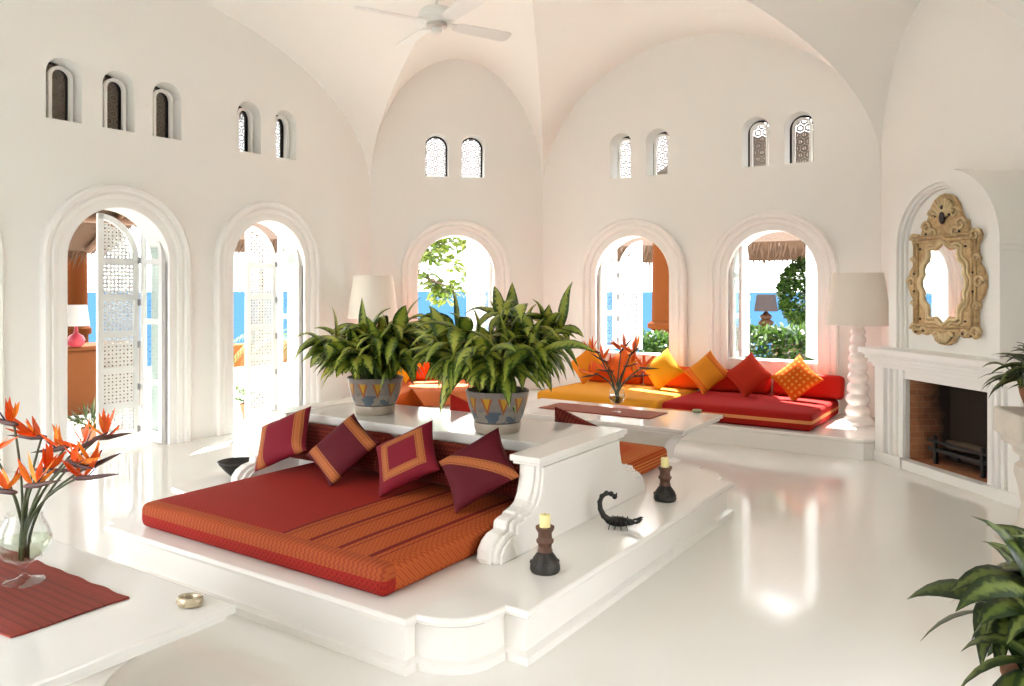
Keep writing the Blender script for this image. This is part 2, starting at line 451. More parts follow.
def arch_trim(P, uc, h, spr, z0, prof, label=None):
    """stepped moulding round an arched opening; prof of (distance out from the opening's edge, projection into the room)"""
    trim_no[0] += 1
    path = []
    n = 28
    path.append((-1, 0, z0 - spr))
    for k in range(n + 1):
        t = PI - PI * k / n
        path.append((math.cos(t), math.sin(t), 0))
    path.append((1, 0, z0 - spr))
    mb = MB(); rows = []
    for cx, sx, dz in path:
        rows.append([mb.vt(P(uc + cx * (h + r), spr + dz + sx * (h + r), -p)) for r, p in prof])
    for a, b in zip(rows, rows[1:]):
        for j in range(len(prof) - 1): mb.fc([a[j], a[j + 1], b[j + 1], b[j]])
    mb.fc(rows[0]); mb.fc(rows[-1][::-1])
    o = mb.build('trim_%d' % trim_no[0], M['trim'], smooth=True, angle=35)
    return tag(o, kind='structure')
PROF = [(0, -.02), (0, .035), (.035, .045), (.07, .035), (.085, .035), (.095, .055), (.135, .062), (.15, .05), (.165, .05), (.18, .075), (.215, .08), (.235, .06), (.235, -.02)]

win_no = [0]
def lattice_window(P, uc, h, z0, spr, ring=True, ringoff=0):
    """clerestory: pierced metal screen in an iron frame, with a small white arched frame standing before it"""
    win_no[0] += 1
    root = thing('window_%d' % win_no[0], None, None, kind='structure')
    inside = lambda u, z, e=0: abs(u) < h - e and z > z0 + e and z < arch_top(u, 0, h - e, spr) - 0
    mb = MB(); d = .27
    p = .094
    rows = int((spr + h - z0) / (p * .87)) + 1
    for j in range(rows):
        for i in range(-4, 5):
            cu = (i + (.5 if j % 2 else 0)) * p; cz = z0 + p * .5 + j * p * .87
            if not inside(cu, cz, .012): continue
            R = p * .56
            for k in range(6):
                t0, t1 = PI / 3 * k, PI / 3 * (k + 1)
                q = []
                for rr, tt in ((R, t0), (R, t1), (R * .46, t1), (R * .46, t0)): q.append(P(uc + cu + rr * math.sin(tt), min(cz + rr * math.cos(tt), arch_top(max(-h, min(h, cu + rr * math.sin(tt))), 0, h, spr)), d))
                mb.quad(*q)
            for k in range(3):
                t0 = PI / 3 * k
                w = .006; cs, sn = math.sin(t0) * R * .8, math.cos(t0) * R * .8
                mb.quad(P(uc + cu - cs - w, cz - sn, d), P(uc + cu - cs + w, cz - sn, d), P(uc + cu + cs + w, cz + sn, d), P(uc + cu + cs - w, cz + sn, d))
    lat = mb.build('lattice_screen', M['lattice'], root)
    def arch_ring(name, hh, w, da, db, mat, z0_, du=0, dsp=0):
        m2 = MB(); pr = []
        pts = [(-1, None)] + [(PI - PI * k / 20, 0) for k in range(21)] + [(1, None)]
        rows = []
        for a, b in pts:
            cx, sz, zz = (a, 0, z0_) if b is None else (math.cos(a), math.sin(a), None)
            r = []
            for rad, dd in ((hh, da), (hh, db), (hh - w, db), (hh - w, da)):
                r.append(m2.vt(P(uc + du + cx * rad, zz if zz is not None else spr + dsp + sz * rad, dd)))
            rows.append(r)
        for a, b in zip(rows, rows[1:]):
            for j in range(4): m2.fc([a[j], a[(j + 1) % 4], b[(j + 1) % 4], b[j]])
        m2.fc(rows[0]); m2.fc(rows[-1][::-1])
        return m2.build(name, mat, root, smooth=True, angle=40)
    arch_ring('iron_frame', h - .002, .022, .24, .285, M['black'], z0)
    if ring: arch_ring('casement_frame', h * .68, .03, .11, .15, M['trim'], z0 + .002, ringoff)
    return root
M['lattice'] = plain('pierced_metal', (.22, .19, .16, 1), .5, .3)

# walls
LH = [(y + 4.32, .522, 0, 1.93) for y in (-2.62, -.785, 1.053)]
LC = [(y + 4.32, .165, 3.235, 3.66) for y in (-3.15, -2.61, -1.32, -.79, -.265, .77, 1.305)]
PL = wall('wall_left', (0, -4.32), (0, 2.76), LH + LC)
CH = [(1.19, .537, .77, 1.85)]
CC = [(.925, .165, 3.215, 3.655), (1.435, .165, 3.215, 3.655)]
PC = wall('wall_corner', C1, C2, CH + CC)
BH = [(x - 1.73, .534, .77, 1.81) for x in (3.131, 4.965)]
BC = [(x - 1.73, .165, 3.135, 3.575) for x in (2.955, 3.49, 4.77, 5.28)]
PB = wall('wall_back', C2, C3, BH + BC)
PF = wall('wall_fireplace', C3, C4, [])
wall('wall_right', C4, (7.9, -4.32), [(2.56, .85, 0, 1.9), (5.15, .62, 0, 1.0)])  # unseen wall; nearer arch opening sized to set fill light on the island
m2 = MB()  # added unseen box that closes the farther right arch against daylight
for yc, h in ((.2, .95),):
    for a in ((8.2, 8.75, yc - h - .05, yc - h, 0, 3.1), (8.2, 8.75, yc + h, yc + h + .05, 0, 3.1), (8.75, 8.8, yc - h - .05, yc + h + .05, 0, 3.1), (8.2, 8.8, yc - h - .05, yc + h + .05, 3.1, 3.15)): m2.bx(*a)
tag(m2.build('wall_blocker_box', M['wall']), kind='structure')
m2 = MB(); m2.bx(8.2, 8.8, -.8, 1.2, -.119, -.002); tag(m2.build('floor_blocker_box', M['floor']), kind='structure')  # floor of the added light-blocking box
wall('wall_front', (6.17, -6.05), (1.73, -6.05), [(2.22, .98, 0, 1.9)])  # unseen wall; arch opening sized to limit daylight on the foreground
def rear_blocker():  # added unseen enclosure behind the camera, keeps outside light off the foreground
    A, B = Vector((6.17, -6.05, 0)), Vector((7.9, -4.32, 0)); n = Vector((S, -S, 0)) * 1.6
    W = (B - A).length; mb = MB()
    P = lambda u, z, d: A + (B - A) * (u / W) + n * d + Vector((0, 0, z))
    us = [W / 2 - W / 2 * math.cos(PI * k / 24) for k in range(25)]
    tz = lambda u: SPR + RISE * math.sqrt(max(0, 1 - ((u - W / 2) / (W / 2)) ** 2))
    for a, b in zip(us, us[1:]):
        mb.quad(P(a, tz(a), 0), P(b, tz(b), 0), P(b, tz(b), 1), P(a, tz(a), 1))
        mb.quad(P(a, 0, 1), P(b, 0, 1), P(b, tz(b), 1), P(a, tz(a), 1))
    for u in (0, W): mb.quad(P(u, 0, 0), P(u, 0, 1), P(u, SPR, 1), P(u, SPR, 0))
    tag(mb.build('wall_rear_blocker', M['wall']), kind='structure')
    m2 = MB(); m2.prism([tuple((A + n * .0)[:2]), tuple((A + n)[:2]), tuple((B + n)[:2]), tuple(B[:2])], lambda a, b, d: (a, b, d), -.119, -.001)
    tag(m2.build('floor_rear_blocker', M['floor']), kind='structure')
rear_blocker()
wall('wall_entry', (1.73, -6.05), (0, -4.32), [(1.223, .75, 0, 1.7)])
for u, h, z0, sp in LH: arch_trim(PL, u, h, sp, 0, PROF)
for u, h, z0, sp in CH: arch_trim(PC, u, h, sp, .2, PROF)
for u, h, z0, sp in BH: arch_trim(PB, u, h, sp, .2, PROF)
for k, (u, h, z0, sp) in enumerate(LC): lattice_window(PL, u, h, z0, sp, True, .025)
for u, h, z0, sp in CC: lattice_window(PC, u, h, z0, sp, False)
for u, h, z0, sp in BC: lattice_window(PB, u, h, z0, sp, True, .012)

# vault: eight groined sectors
def vault():
    cor = [(0, -4.32), C1, C2, C3, C4, (7.9, -4.32), (6.17, -6.05), (1.73, -6.05)]
    mb = MB(); NT_, NS = 22, 26
    o = Vector((O[0], O[1], 0))
    for i in range(8):
        A = Vector((*cor[i], 0)); B = Vector((*cor[(i + 1) % 8], 0))
        Mi = (A + B) / 2; hf = (B - A) / 2
        grid = []
        for j in range(NT_ + 1):
            t = math.sin(PI / 2 * j / NT_) if False else 1 - (1 - j / NT_) ** 2
            row = []
            for k in range(NS + 1):
                s_ = math.sin(PI / 2 * (2 * k / NS - 1))
                p = o + (Mi - o) * t + hf * (s_ * t)
                row.append(mb.vt((p.x, p.y, SPR + RISE * math.sqrt(max(0, 1 - (s_ * t) ** 2)))))
            grid.append(row)
        for j in range(NT_):
            for k in range(NS):
                if j == 0: mb.fc([grid[0][k], grid[1][k], grid[1][k + 1]])
                else: mb.fc([grid[j][k], grid[j + 1][k], grid[j + 1][k + 1], grid[j][k + 1]])
    ob = mb.build('ceiling', M['ceil'], smooth=True, angle=30)
    tag(ob, kind='structure')
vault()
mb = MB(); mb.prism([(-.3, -4.32), (-.3, 2.88), (1.6, 4.79), (6.3, 4.79), (8.2, 2.88), (8.2, -4.32), (6.3, -6.35), (1.6, -6.35)], lambda a, b, d: (a, b, d), -.12, 0)
tag(mb.build('floor', M['floor']), kind='structure')

# baseboard plinth on the left wall
def seg_box(mb, P, u0, u1, z0, z1, p):
    mb.prism([(u0, z0), (u1, z0), (u1, z1), (u0, z1)], lambda a, b, d: P(a, b, d), .01, -p)

# ------------------------------------------------------------------ door and window leaves
def perforated(mb, x0, x1, z0, top, y=0, cell=.036, z1=None):
    nx = max(1, int((x1 - x0) / cell)); cw = (x1 - x0) / nx
    nz = max(1, int((z1 - z0) / cell)); ch = (z1 - z0) / nz
    for i in range(nx):
        for j in range(nz):
            cx, cz = x0 + (i + .5) * cw, z0 + (j + .5) * ch
            if cz + ch * .5 > top(cx): continue
            o_ = [(cx - cw / 2, cz - ch / 2), (cx, cz - ch / 2), (cx + cw / 2, cz - ch / 2), (cx + cw / 2, cz), (cx + cw / 2, cz + ch / 2), (cx, cz + ch / 2), (cx - cw / 2, cz + ch / 2), (cx - cw / 2, cz)]
            f = .20 if (i + j) % 2 else .13
            a = [(cx + f * cw * 1.2 * math.cos(t), cz + f * ch * 1.2 * math.sin(t)) for t in [-3 * PI / 4 + PI / 4 * k for k in range(8)]]
            io = [mb.vt((p, y, q)) for p, q in o_]; ia = [mb.vt((p, y, q)) for p, q in a]
            for k in range(8): mb.fc([io[k], io[(k + 1) % 8], ia[(k + 1) % 8], ia[k]])
def leaf_panel(parent, name, pl, ph, z0, spr, kind, hinges=True):
    """arched half leaf from its low (hinge) edge pl to its high edge ph, in plan"""
    d = Vector((ph[0] - pl[0], ph[1] - pl[1], 0)); w = d.length
    e = bpy.data.objects.new(name, None); C.objects.link(e); e.parent = parent; e.empty_display_size = .1
    e.location = (pl[0], pl[1], 0); e.rotation_euler = (0, 0, math.atan2(d.y, d.x))
    R = .5
    top = lambda x, o=0: spr + math.sqrt(max(0, (R - o) ** 2 - ((w - x) * R / w) ** 2)) if (w - x) * R / w < R - o else spr
    st = .06; T = .02
    mb = MB()
    xs = [w - w * math.cos(PI / 2 * k / 16) for k in range(17)]; xs = sorted(xs)
    # curved head as thick strip
    def bar(x0, x1, a0, a1):  # box between x0,x1 and z a0,a1
        mb.bx(x0, x1, -T, T, a0, a1)
    bar(0, st, z0, spr + .01); bar(w - st, w, z0, top(w) - .01)
    ar = [(w - w * math.cos(t) , spr + R * math.sin(t)) for t in [PI / 2 * k / 18 for k in range(19)]]
    ai = [(w - (w - st) * math.cos(t), spr + (R - st) * math.sin(t)) for t in [PI / 2 * k / 18 for k in range(19)]]
    for k in range(18):
        for y in (-T, T): mb.quad((ar[k][0], y, ar[k][1]), (ar[k + 1][0], y, ar[k + 1][1]), (ai[k + 1][0], y, ai[k + 1][1]), (ai[k][0], y, ai[k][1]))
        mb.quad((ar[k][0], -T, ar[k][1]), (ar[k + 1][0], -T, ar[k + 1][1]), (ar[k + 1][0], T, ar[k + 1][1]), (ar[k][0], T, ar[k][1]))
        mb.quad((ai[k][0], -T, ai[k][1]), (ai[k + 1][0], -T, ai[k + 1][1]), (ai[k + 1][0], T, ai[k + 1][1]), (ai[k][0], T, ai[k][1]))
    H = spr - z0
    nrail = (5 if z0 < .1 else 3) if kind == 'lattice' else (3 if z0 < .1 else 2)
    zs = [z0 + H * k / nrail for k in range(nrail + 1)]
    for k, z in enumerate(zs):
        a0 = z if k == 0 else z - .03
        a1 = z + (.12 if k == 0 and z0 < .1 else .05) if k == 0 else z + .03
        mb.bx(st, w - st, -T * .9, T * .9, a0, a1)
    fr = mb.build('leaf_frame', M['white'], e)
    mb = MB()
    if kind == 'lattice':
        inn = lambda x: spr + (math.sqrt(max(0, (R - st) ** 2 - ((w - x) * (R - st) / (w - st)) ** 2)) if (w - x) < (w - st) else 0)
        for a, b in zip(zs, zs[1:]): perforated(mb, st, w - st, a + .03, lambda x: 99, z1=b - .03)
        perforated(mb, st, w - st, spr + .03, inn, z1=spr + R - st)
        mb.build('lattice_panel', M['white'], e)
    else:
        pts = [(st, z0 + .05)] + [(w - st, z0 + .05)] + [p for p in reversed(ai)]
        mb.prism([(a, b) for a, b in pts], lambda a, b, y: (a, y, b), -.003, .003)
        mb.build('pane', M['pane'], e)
    if hinges:
        for k in range(5 if z0 < .1 else 4):
            z = z0 + .12 + (H - .1) * k / (4 if z0 < .1 else 3)
            mb = MB(); mb.bx(-.022, .022, -T - .008, T + .008, z - .035, z + .035); mb.build('hinge', M['hinge'], e)
    return e
for n_, y in ((1, -2.62), (2, -.785), (3, 1.053)):
    r = thing('door_%d' % n_, None, None, (0, y, 0), kind='structure')
    leaf_panel(r, 'glazed_leaf', (-.03, .495), (-.43, .495), .01, 1.93, 'glass', False)
    leaf_panel(r, 'shutter_leaf', (-.455, .47), (-.475, .03), .01, 1.93, 'lattice')
k_ = len(LC) + len(CC) + len(BC)
r = thing('window_%d' % (k_ + 1), None, None, (3.131, 4.49, 0), kind='structure')
leaf_panel(r, 'glazed_leaf', (-.505, .03), (-.475, .46), .79, 1.81, 'glass', False)
leaf_panel(r, 'shutter_leaf', (-.455, .485), (-.10, .52), .79, 1.81, 'lattice')
r = thing('window_%d' % (k_ + 2), None, None, (4.965, 4.49, 0), kind='structure')
leaf_panel(r, 'glazed_leaf', (-.505, .03), (-.47, .46), .79, 1.81, 'glass', False)
leaf_panel(r, 'shutter_leaf', (-.43, .46), (-.40, .06), .79, 1.81, 'lattice')
leaf_panel(r, 'shutter_leaf', (.505, .2), (.27, .62), .79, 1.81, 'lattice', False)
r = thing('window_%d' % (k_ + 3), None, None, (1.19 * S, 2.76 + 1.19 * S, 0), math.radians(45), kind='structure')
leaf_panel(r, 'glazed_leaf', (.505, .05), (.44, .45), .79, 1.85, 'glass', False)
leaf_panel(r, 'shutter_leaf', (.42, .47), (.24, .62), .79, 1.85, 'lattice')

# ------------------------------------------------------------------ soft blocks and cushions
def soft_block(mb, sx, sy, sz, r, puff=0, n=14, wob=0, rng=None):
    """rounded cushion block, base at z=0, centred in x and y"""
    def ticks(h):
        a = [h - r + r * math.sin(PI / 2 * k / 4) for k in range(1, 5)]
        mid = [(-1 + 2 * k / n) * (h - r) for k in range(n + 1)]
        return [-x for x in reversed(a)] + mid + a
    h = (sx / 2, sy / 2, sz / 2)
    tx, ty = ticks(h[0]), ticks(h[1])
    r_ = min(r, h[2] * .98)
    tz = [-h[2], -h[2] + r_ * .15, -h[2] + r_ * .5, -h[2] + r_, 0, h[2] - r_, h[2] - r_ * .5, h[2] - r_ * .15, h[2]]
    tz = sorted(set(tz))
    vid = {}
    def V(p):
        key = tuple(round(c, 5) for c in p)
        if key in vid: return vid[key]
        inn = [max(-(h[i] - r_), min(h[i] - r_, p[i])) for i in range(3)]
        dv = Vector([p[i] - inn[i] for i in range(3)])
        if dv.length > 1e-9: q = Vector(inn) + dv.normalized() * r_ * min(1, max(abs(c) for c in dv) / r_ if max(abs(c) for c in dv) < r_ * .999 else 1)
        else: q = Vector(inn)
        fx = max(0, 1 - (q.x / h[0]) ** 4); fy = max(0, 1 - (q.y / h[1]) ** 4)
        if q.z > 0: q.z += puff * fx * fy
        vid[key] = mb.vt((q.x, q.y, q.z + h[2]))
        return vid[key]
    def grid(a, b, f):
        for i in range(len(a) - 1):
            for j in range(len(b) - 1): mb.fc([V(f(a[i], b[j])), V(f(a[i + 1], b[j])), V(f(a[i + 1], b[j + 1])), V(f(a[i], b[j + 1]))])
    for s_ in (-1, 1):
        grid(tx, ty, lambda a, b: (a, b, s_ * h[2])); grid(tx, tz, lambda a, b: (a, s_ * h[1], b)); grid(ty, tz, lambda a, b: (s_ * h[0], a, b))
def mattress(name, x, y, z, sx, sy, sz, mat, label, cat, rz=0, r=.05, puff=.012, group=None, bevelmat=None):
    mb = MB(); soft_block(mb, sx, sy, sz, r, puff)
    o = mb.build(name, mat, smooth=True); o.location = (x, y, z); o.rotation_euler = (0, 0, rz)
    return tag(o, label, cat, group)
def pillow_mesh(name, w, h, th, mat):
    mb = MB(); n = 16
    g = {}
    for side in (-1, 1):
        for i in range(n + 1):
            for j in range(n + 1):
                u, v = math.sin(PI / 2 * (2 * i / n - 1)), math.sin(PI / 2 * (2 * j / n - 1))
                edge = i in (0, n) or j in (0, n)
                if edge and (1, i, j) in g: g[(side, i, j)] = g[(1, i, j)]; continue
                if edge and (-1, i, j) in g: g[(side, i, j)] = g[(-1, i, j)]; continue
                x = w / 2 * u * (1 - .1 * (1 - v * v)); z = h / 2 * v * (1 - .1 * (1 - u * u))
                t_ = th / 2 * (max(0, 1 - u ** 4) * max(0, 1 - v ** 4)) ** .6
                g[(side, i, j)] = mb.vt((x, side * t_, z))
        for i in range(n):
            for j in range(n): mb.fc([g[(side, i, j)], g[(side, i + 1, j)], g[(side, i + 1, j + 1)], g[(side, i, j + 1)]])
    return mb.build(name, mat, smooth=True)
def pillow(w, h, th, mat, x, y, zbase, roll, tilt, yaw, label, group, dz=0):
    """roll in its own plane, tilt = lean backwards (degrees), yaw = way it faces (0 = towards -y)"""
    o = pillow_mesh('cushion', w, h, th, mat)
    R = Matrix.Rotation(math.radians(yaw), 4, 'Z') @ Matrix.Rotation(-math.radians(tilt), 4, 'X') @ Matrix.Rotation(-math.radians(roll), 4, 'Y')
    mz = min((R @ v.co).z for v in o.data.vertices)
    o.matrix_world = Matrix.Translation((x, y, zbase - mz + .002 + dz)) @ R
    return tag(o, label, 'cushion', group)

# ------------------------------------------------------------------ the island in the middle of the room
YC = -.845
PLZ = .24
isl = thing('daybed_island', 'white polished cement island with two sunken daybeds back to back and a raised plant ledge', 'built-in daybed', (0, 0, 0))
front = [(2.9, -2.36), (2.92, -2.46), (2.98, -2.53), (3.05, -2.54), (3.05, -2.59), (5.42, -2.59), (5.42, -2.52), (5.50, -2.505), (5.57, -2.47), (5.63, -2.42), (5.67, -2.34), (5.685, -2.225), (5.80, -2.225)]
back = [(x, 2 * YC - y) for x, y in reversed(front)]
lft = [(2.9, .2), (2.55, .15), (2.5, .05), (2.5, -1.74), (2.55, -1.84), (2.9, -1.89)]
plan = front + back + lft
def inset(poly, d):
    r = []; n = len(poly)
    for i in range(n):
        p0, p1, p2 = Vector(poly[i - 1]), Vector(poly[i]), Vector(poly[(i + 1) % n])
        e1 = (p1 - p0).normalized(); e2 = (p2 - p1).normalized()
        n1 = Vector((-e1.y, e1.x)); n2 = Vector((-e2.y, e2.x)); b = n1 + n2
        b = b / max(.5, b.length_squared) * 2
        r.append((p1.x + d * b.x * .5 * 1.0, p1.y + d * b.y * .5 * 1.0) if False else (p1.x + d * (n1.x + n2.x) / (1 + max(-.3, n1.dot(n2))), p1.y + d * (n1.y + n2.y) / (1 + max(-.3, n1.dot(n2)))))
    return r
def loft(mb, layers):
    rows = [[mb.vt((x, y, z)) for x, y in poly] for poly, z in layers]
    n = len(rows[0])
    for a, b in zip(rows, rows[1:]):
        for i in range(n): mb.fc([a[i], a[(i + 1) % n], b[(i + 1) % n], b[i]])
    mb.fc(rows[0][::-1]); mb.fc(rows[-1])
mb = MB()
loft(mb, [(inset(plan, .0), 0), (inset(plan, .0), .035), (inset(plan, .035), .045), (inset(plan, .035), .185), (inset(plan, .02), .195), (inset(plan, .0), .205), (inset(plan, -.006), .222), (inset(plan, .0), .236), (inset(plan, .008), .24)])
mb.build('plinth', M['cement'], isl)
YE = -.94
prof = [(.92, .24), (.932, .27), (.925, .315), (.89, .355), (.84, .38), (.775, .39), (.77, .43), (.74, .44), (.69, .446), (.685, .458), (.62, .468), (.565, .492), (.53, .54), (.508, .61), (.5, .66), (.5, .69)]
full = [(YE - a, z) for a, z in prof] + [(YE + a, z) for a, z in reversed(prof)]
def shrink(q): return [(YE + (a - YE) * (1 - q / .9), z if z < .25 else z - q * .6) for a, z in full]
for x0, x1, dy in ((5.22, 5.38, 0), (2.84, 3.0, .27)):
    e = MB(); xm0, xm1 = x0 + .045, x1 - .045
    pf = lambda a, b, d: (d, a + dy, b)
    e.prism(full, pf, xm0, xm1)
    e.prism(shrink(.025), pf, x0 + .018, xm0); e.prism(shrink(.025), pf, xm1, x1 - .018)
    e.prism(shrink(.05), pf, x0, x0 + .018); e.prism(shrink(.05), pf, x1 - .018, x1)
    o = e.build('end_wall', M['cement'], isl, bevel=.006, seg=2)
    c = MB(); c.bx(x0 - .02, x1 + .02, YE - .545 + dy, YE + .545 + dy, .69, .725); c.bx(x0 - .008, x1 + .008, YE - .53 + dy, YE + .53 + dy, .672, .69)
    c.build('wall_cap', M['cement'], o, bevel=.006)
mb = MB(); mb.bx(3.0, 5.22, -1.08, -.46, .24, .63); mb.build('ledge_wall', M['cement'], isl)
mb = MB(); mb.bx(2.82, 5.2, -1.13, -.40, .655, .72); mb.bx(3.0, 5.2, -1.10, -.43, .63, .655); mb.build('ledge_top', M['marble'], isl, bevel=.01)

mattress('daybed_mattress', 4.22, -1.81, PLZ, 1.96, 1.36, .145, M['ikat'], 'big red mattress with orange ikat stripes on the near side of the white island', 'mattress', r=.045, puff=.012)
mattress('daybed_mattress', 4.14, .2, PLZ, 2.1, 1.20, .145, M['orangeikat'], 'orange patterned mattress on the far side of the island, mostly hidden', 'mattress', r=.045)
for k, x in enumerate((3.51, 4.63)):
    o = mattress('bolster', x, -1.165, PLZ + .152, 1.10, .27, .13, M['bolster'], ('dark red figured bolster behind the two cushions with paired gold bands', 'dark red figured bolster behind the cushions nearest the scrolled end wall')[k], 'bolster', r=.06, group='bolsters along the ledge')
    o.location = (x, -1.245, PLZ + .15); o.rotation_euler = (math.radians(62), 0, 0)
    o.location = (x, -1.17, .515)
cr = [(3.27, 33, 'crimson', 'two', 'crimson cushion with two gold bands, at the ledge end near the doors'),
      (3.85, 63, 'maroon', 'two', 'maroon cushion with gold bands tilted on its corner, second in the row'),
      (4.41, 37, 'crimson', 'ring', 'crimson cushion with a gold border square, third in the row'),
      (4.955, 44, 'maroon', 'diag', 'maroon cushion with one gold band across the middle, beside the scrolled end wall')]
COLS = {'crimson': fl(140, 26, 46), 'maroon': fl(104, 22, 36)}
for x, roll, cn, mode, lab in cr:
    pillow(.415, .415, .13, cushion_mat(cn + '_cushion_' + mode, COLS[cn], fl(190, 110, 62), mode, .2075, .2075), x, -1.45, .392, roll, 44, 0, lab, 'cushions on the island daybed')
for k, (px, lab, mt) in enumerate(((405, 'orange cushion peeping over the ledge beside the first potted plant', 'backorange'), (470, 'red cushion peeping over the ledge between the two pots', 'backred'), (578, 'dark red cushion corner rising behind the ledge near the flower vase', 'bolster'))):
    p = at(px, 398, y=-.25)
    o = pillow(.46, .36, .14, M[mt], p.x, -.22, .40, (-20, 30, 25)[k], 30, 180, lab, 'cushions on the far daybed')
    o.location.z = (.63, .60, .59)[k]

# ------------------------------------------------------------------ candlesticks, scorpion, bowl
def candlestick(loc, label, clabel, sc_=1):
    t = thing('candlestick', label, 'candle holder', loc, group='candle holders on the island')
    b = MB(); b.lathe([(.07, 0), (.076, .012), (.074, .035), (.062, .062), (.046, .085), (.036, .098)], 24)
    o = b.build('base', M['bronzedark'], t, smooth=True, angle=50)
    for k in range(7):
        a = 2 * PI * k / 7; h = MB()
        h.ball((.0665 * math.cos(a), .0665 * math.sin(a), .043), (.011, .011, .013), 8)
        h.build('pierced_hole', M['golddark'], o, smooth=True)
    s_ = MB(); s_.lathe([(.036, .098), (.039, .104), (.033, .115), (.034, .135), (.043, .145), (.044, .156), (.035, .165), (.034, .19), (.043, .205), (.047, .214), (.047, .222), (.030, .222), (.030, .206)], 24)
    s_.build('shaft', M['bronze'], t, smooth=True, angle=50)
    c = MB(); c.lathe([(.027, 0), (.0275, .07), (.024, .075), (.002, .073)], 20)
    o = c.build('candle', M['wax'], smooth=True, angle=50); o.location = (loc[0], loc[1], loc[2] + .2065)
    w = MB(); w.tube([(0, 0, .072), (.001, 0, .082)], .0015, 5); w.build('wick', M['black'], o)
    tag(o, clabel, 'candle', 'candles on the island')
candlestick((*at(545, 571, z=PLZ)[:2], PLZ), 'carved brown and black candle holder at the front corner of the island, before the scroll', 'cream pillar candle in the candle holder before the scrolled wall end')
candlestick((*at(665, 500, z=PLZ)[:2], PLZ), 'carved brown candle holder on the island beyond the black scorpion', 'cream pillar candle in the candle holder beyond the black scorpion')

def scorpion(loc, rz):
    t = thing('scorpion_figure', 'black iron scorpion figurine with raised tail on the island shelf', 'figurine', loc, rz)
    b = MB(); b.ball((0, 0, .033), (.078, .036, .03), 14); b.ball((.06, 0, .034), (.042, .028, .02), 12)
    for k in range(5): b.tube([(-.045 + .02 * k, -.029, .035), (-.045 + .02 * k, 0, .057), (-.045 + .02 * k, .029, .035)], .003, 5)
    b.build('body', M['black'], t, smooth=True)
    pts = [(-.05, 0, .035), (-.085, 0, .06), (-.105, 0, .1), (-.108, 0, .14), (-.095, 0, .175), (-.068, 0, .195), (-.04, 0, .193), (-.02, 0, .178), (-.012, 0, .185), (-.006, 0, .203)]
    tm = MB(); tm.tube(pts, [.02, .018, .0155, .0145, .0135, .0125, .0115, .0105, .008, .0015], 10)
    for p in pts[1:8]: tm.ball(p, .0165, 8)
    tm.build('tail', M['black'], t, smooth=True)
    for s_ in (-1, 1):
        for k in range(4):
            l = MB(); x = -.03 + .025 * k
            l.tube([(x, s_ * .02, .033), (x + .004 * (k - 1.5), s_ * .05, .05), (x + .012 * (k - 1.5), s_ * .075, .0025)], [.0045, .004, .0025], 6)
            l.build('leg', M['black'], t, smooth=True)
        c = MB(); c.tube([(.07, s_ * .015, .034), (.092, s_ * .04, .04), (.115, s_ * .035, .044)], [.006, .006, .008], 7)
        c.tube([(.112, s_ * .035, .044), (.13, s_ * .03, .055), (.145, s_ * .02, .062)], [.009, .008, .002], 7)
        c.tube([(.112, s_ * .035, .044), (.128, s_ * .042, .05), (.142, s_ * .034, .06)], [.007, .005, .0015], 7)
        c.build('claw', M['black'], t, smooth=True)
scorpion((*at(618, 527, z=PLZ)[:2], PLZ), math.radians(20))
b = MB(); b.lathe([(.03, 0), (.045, .005), (.09, .05), (.13, .10), (.14, .115), (.132, .115), (.085, .05), (.03, .015), (.0001, .013)], 28)
p = at(236, 474, z=PLZ)
o = b.build('bowl', M['black'], smooth=True); o.location = (2.66, -1.38, PLZ); tag(o, 'black bowl on the island shelf behind the end wall near the doors', 'bowl')

# ------------------------------------------------------------------ plants
def leaf_strip(mb, base, az, el, L, w, droop, seg=7, fold=.25, roll=0, m=0, pw=.75):
    d = Vector((math.cos(az) * math.cos(el), math.sin(az) * math.cos(el), math.sin(el)))
    p = Vector(base); side0 = Vector((-math.sin(az), math.cos(az), 0))
    side = Matrix.Rotation(roll, 3, d) @ side0
    prev = None
    for i in range(seg + 1):
        t = i / seg
        ww = w * (math.sin(PI * min(1, t ** pw * .97 + .03))) * .5 if i < seg else .0008
        up = side.cross(d).normalized()
        a = mb.vt(p + side * ww + up * ww * fold, (0, t)); b = mb.vt(p - up * ww * .02, (.5, t)); c = mb.vt(p - side * ww + up * ww * fold, (1, t))
        if prev:
            mb.fc([prev[0], prev[1], b, a], m); mb.fc([prev[1], prev[2], c, b], m)
        prev = (a, b, c)
        p = p + d * (L / seg)
        d = (d + Vector((0, 0, -droop / seg))).normalized()
        side = (side - d * side.dot(d)).normalized()
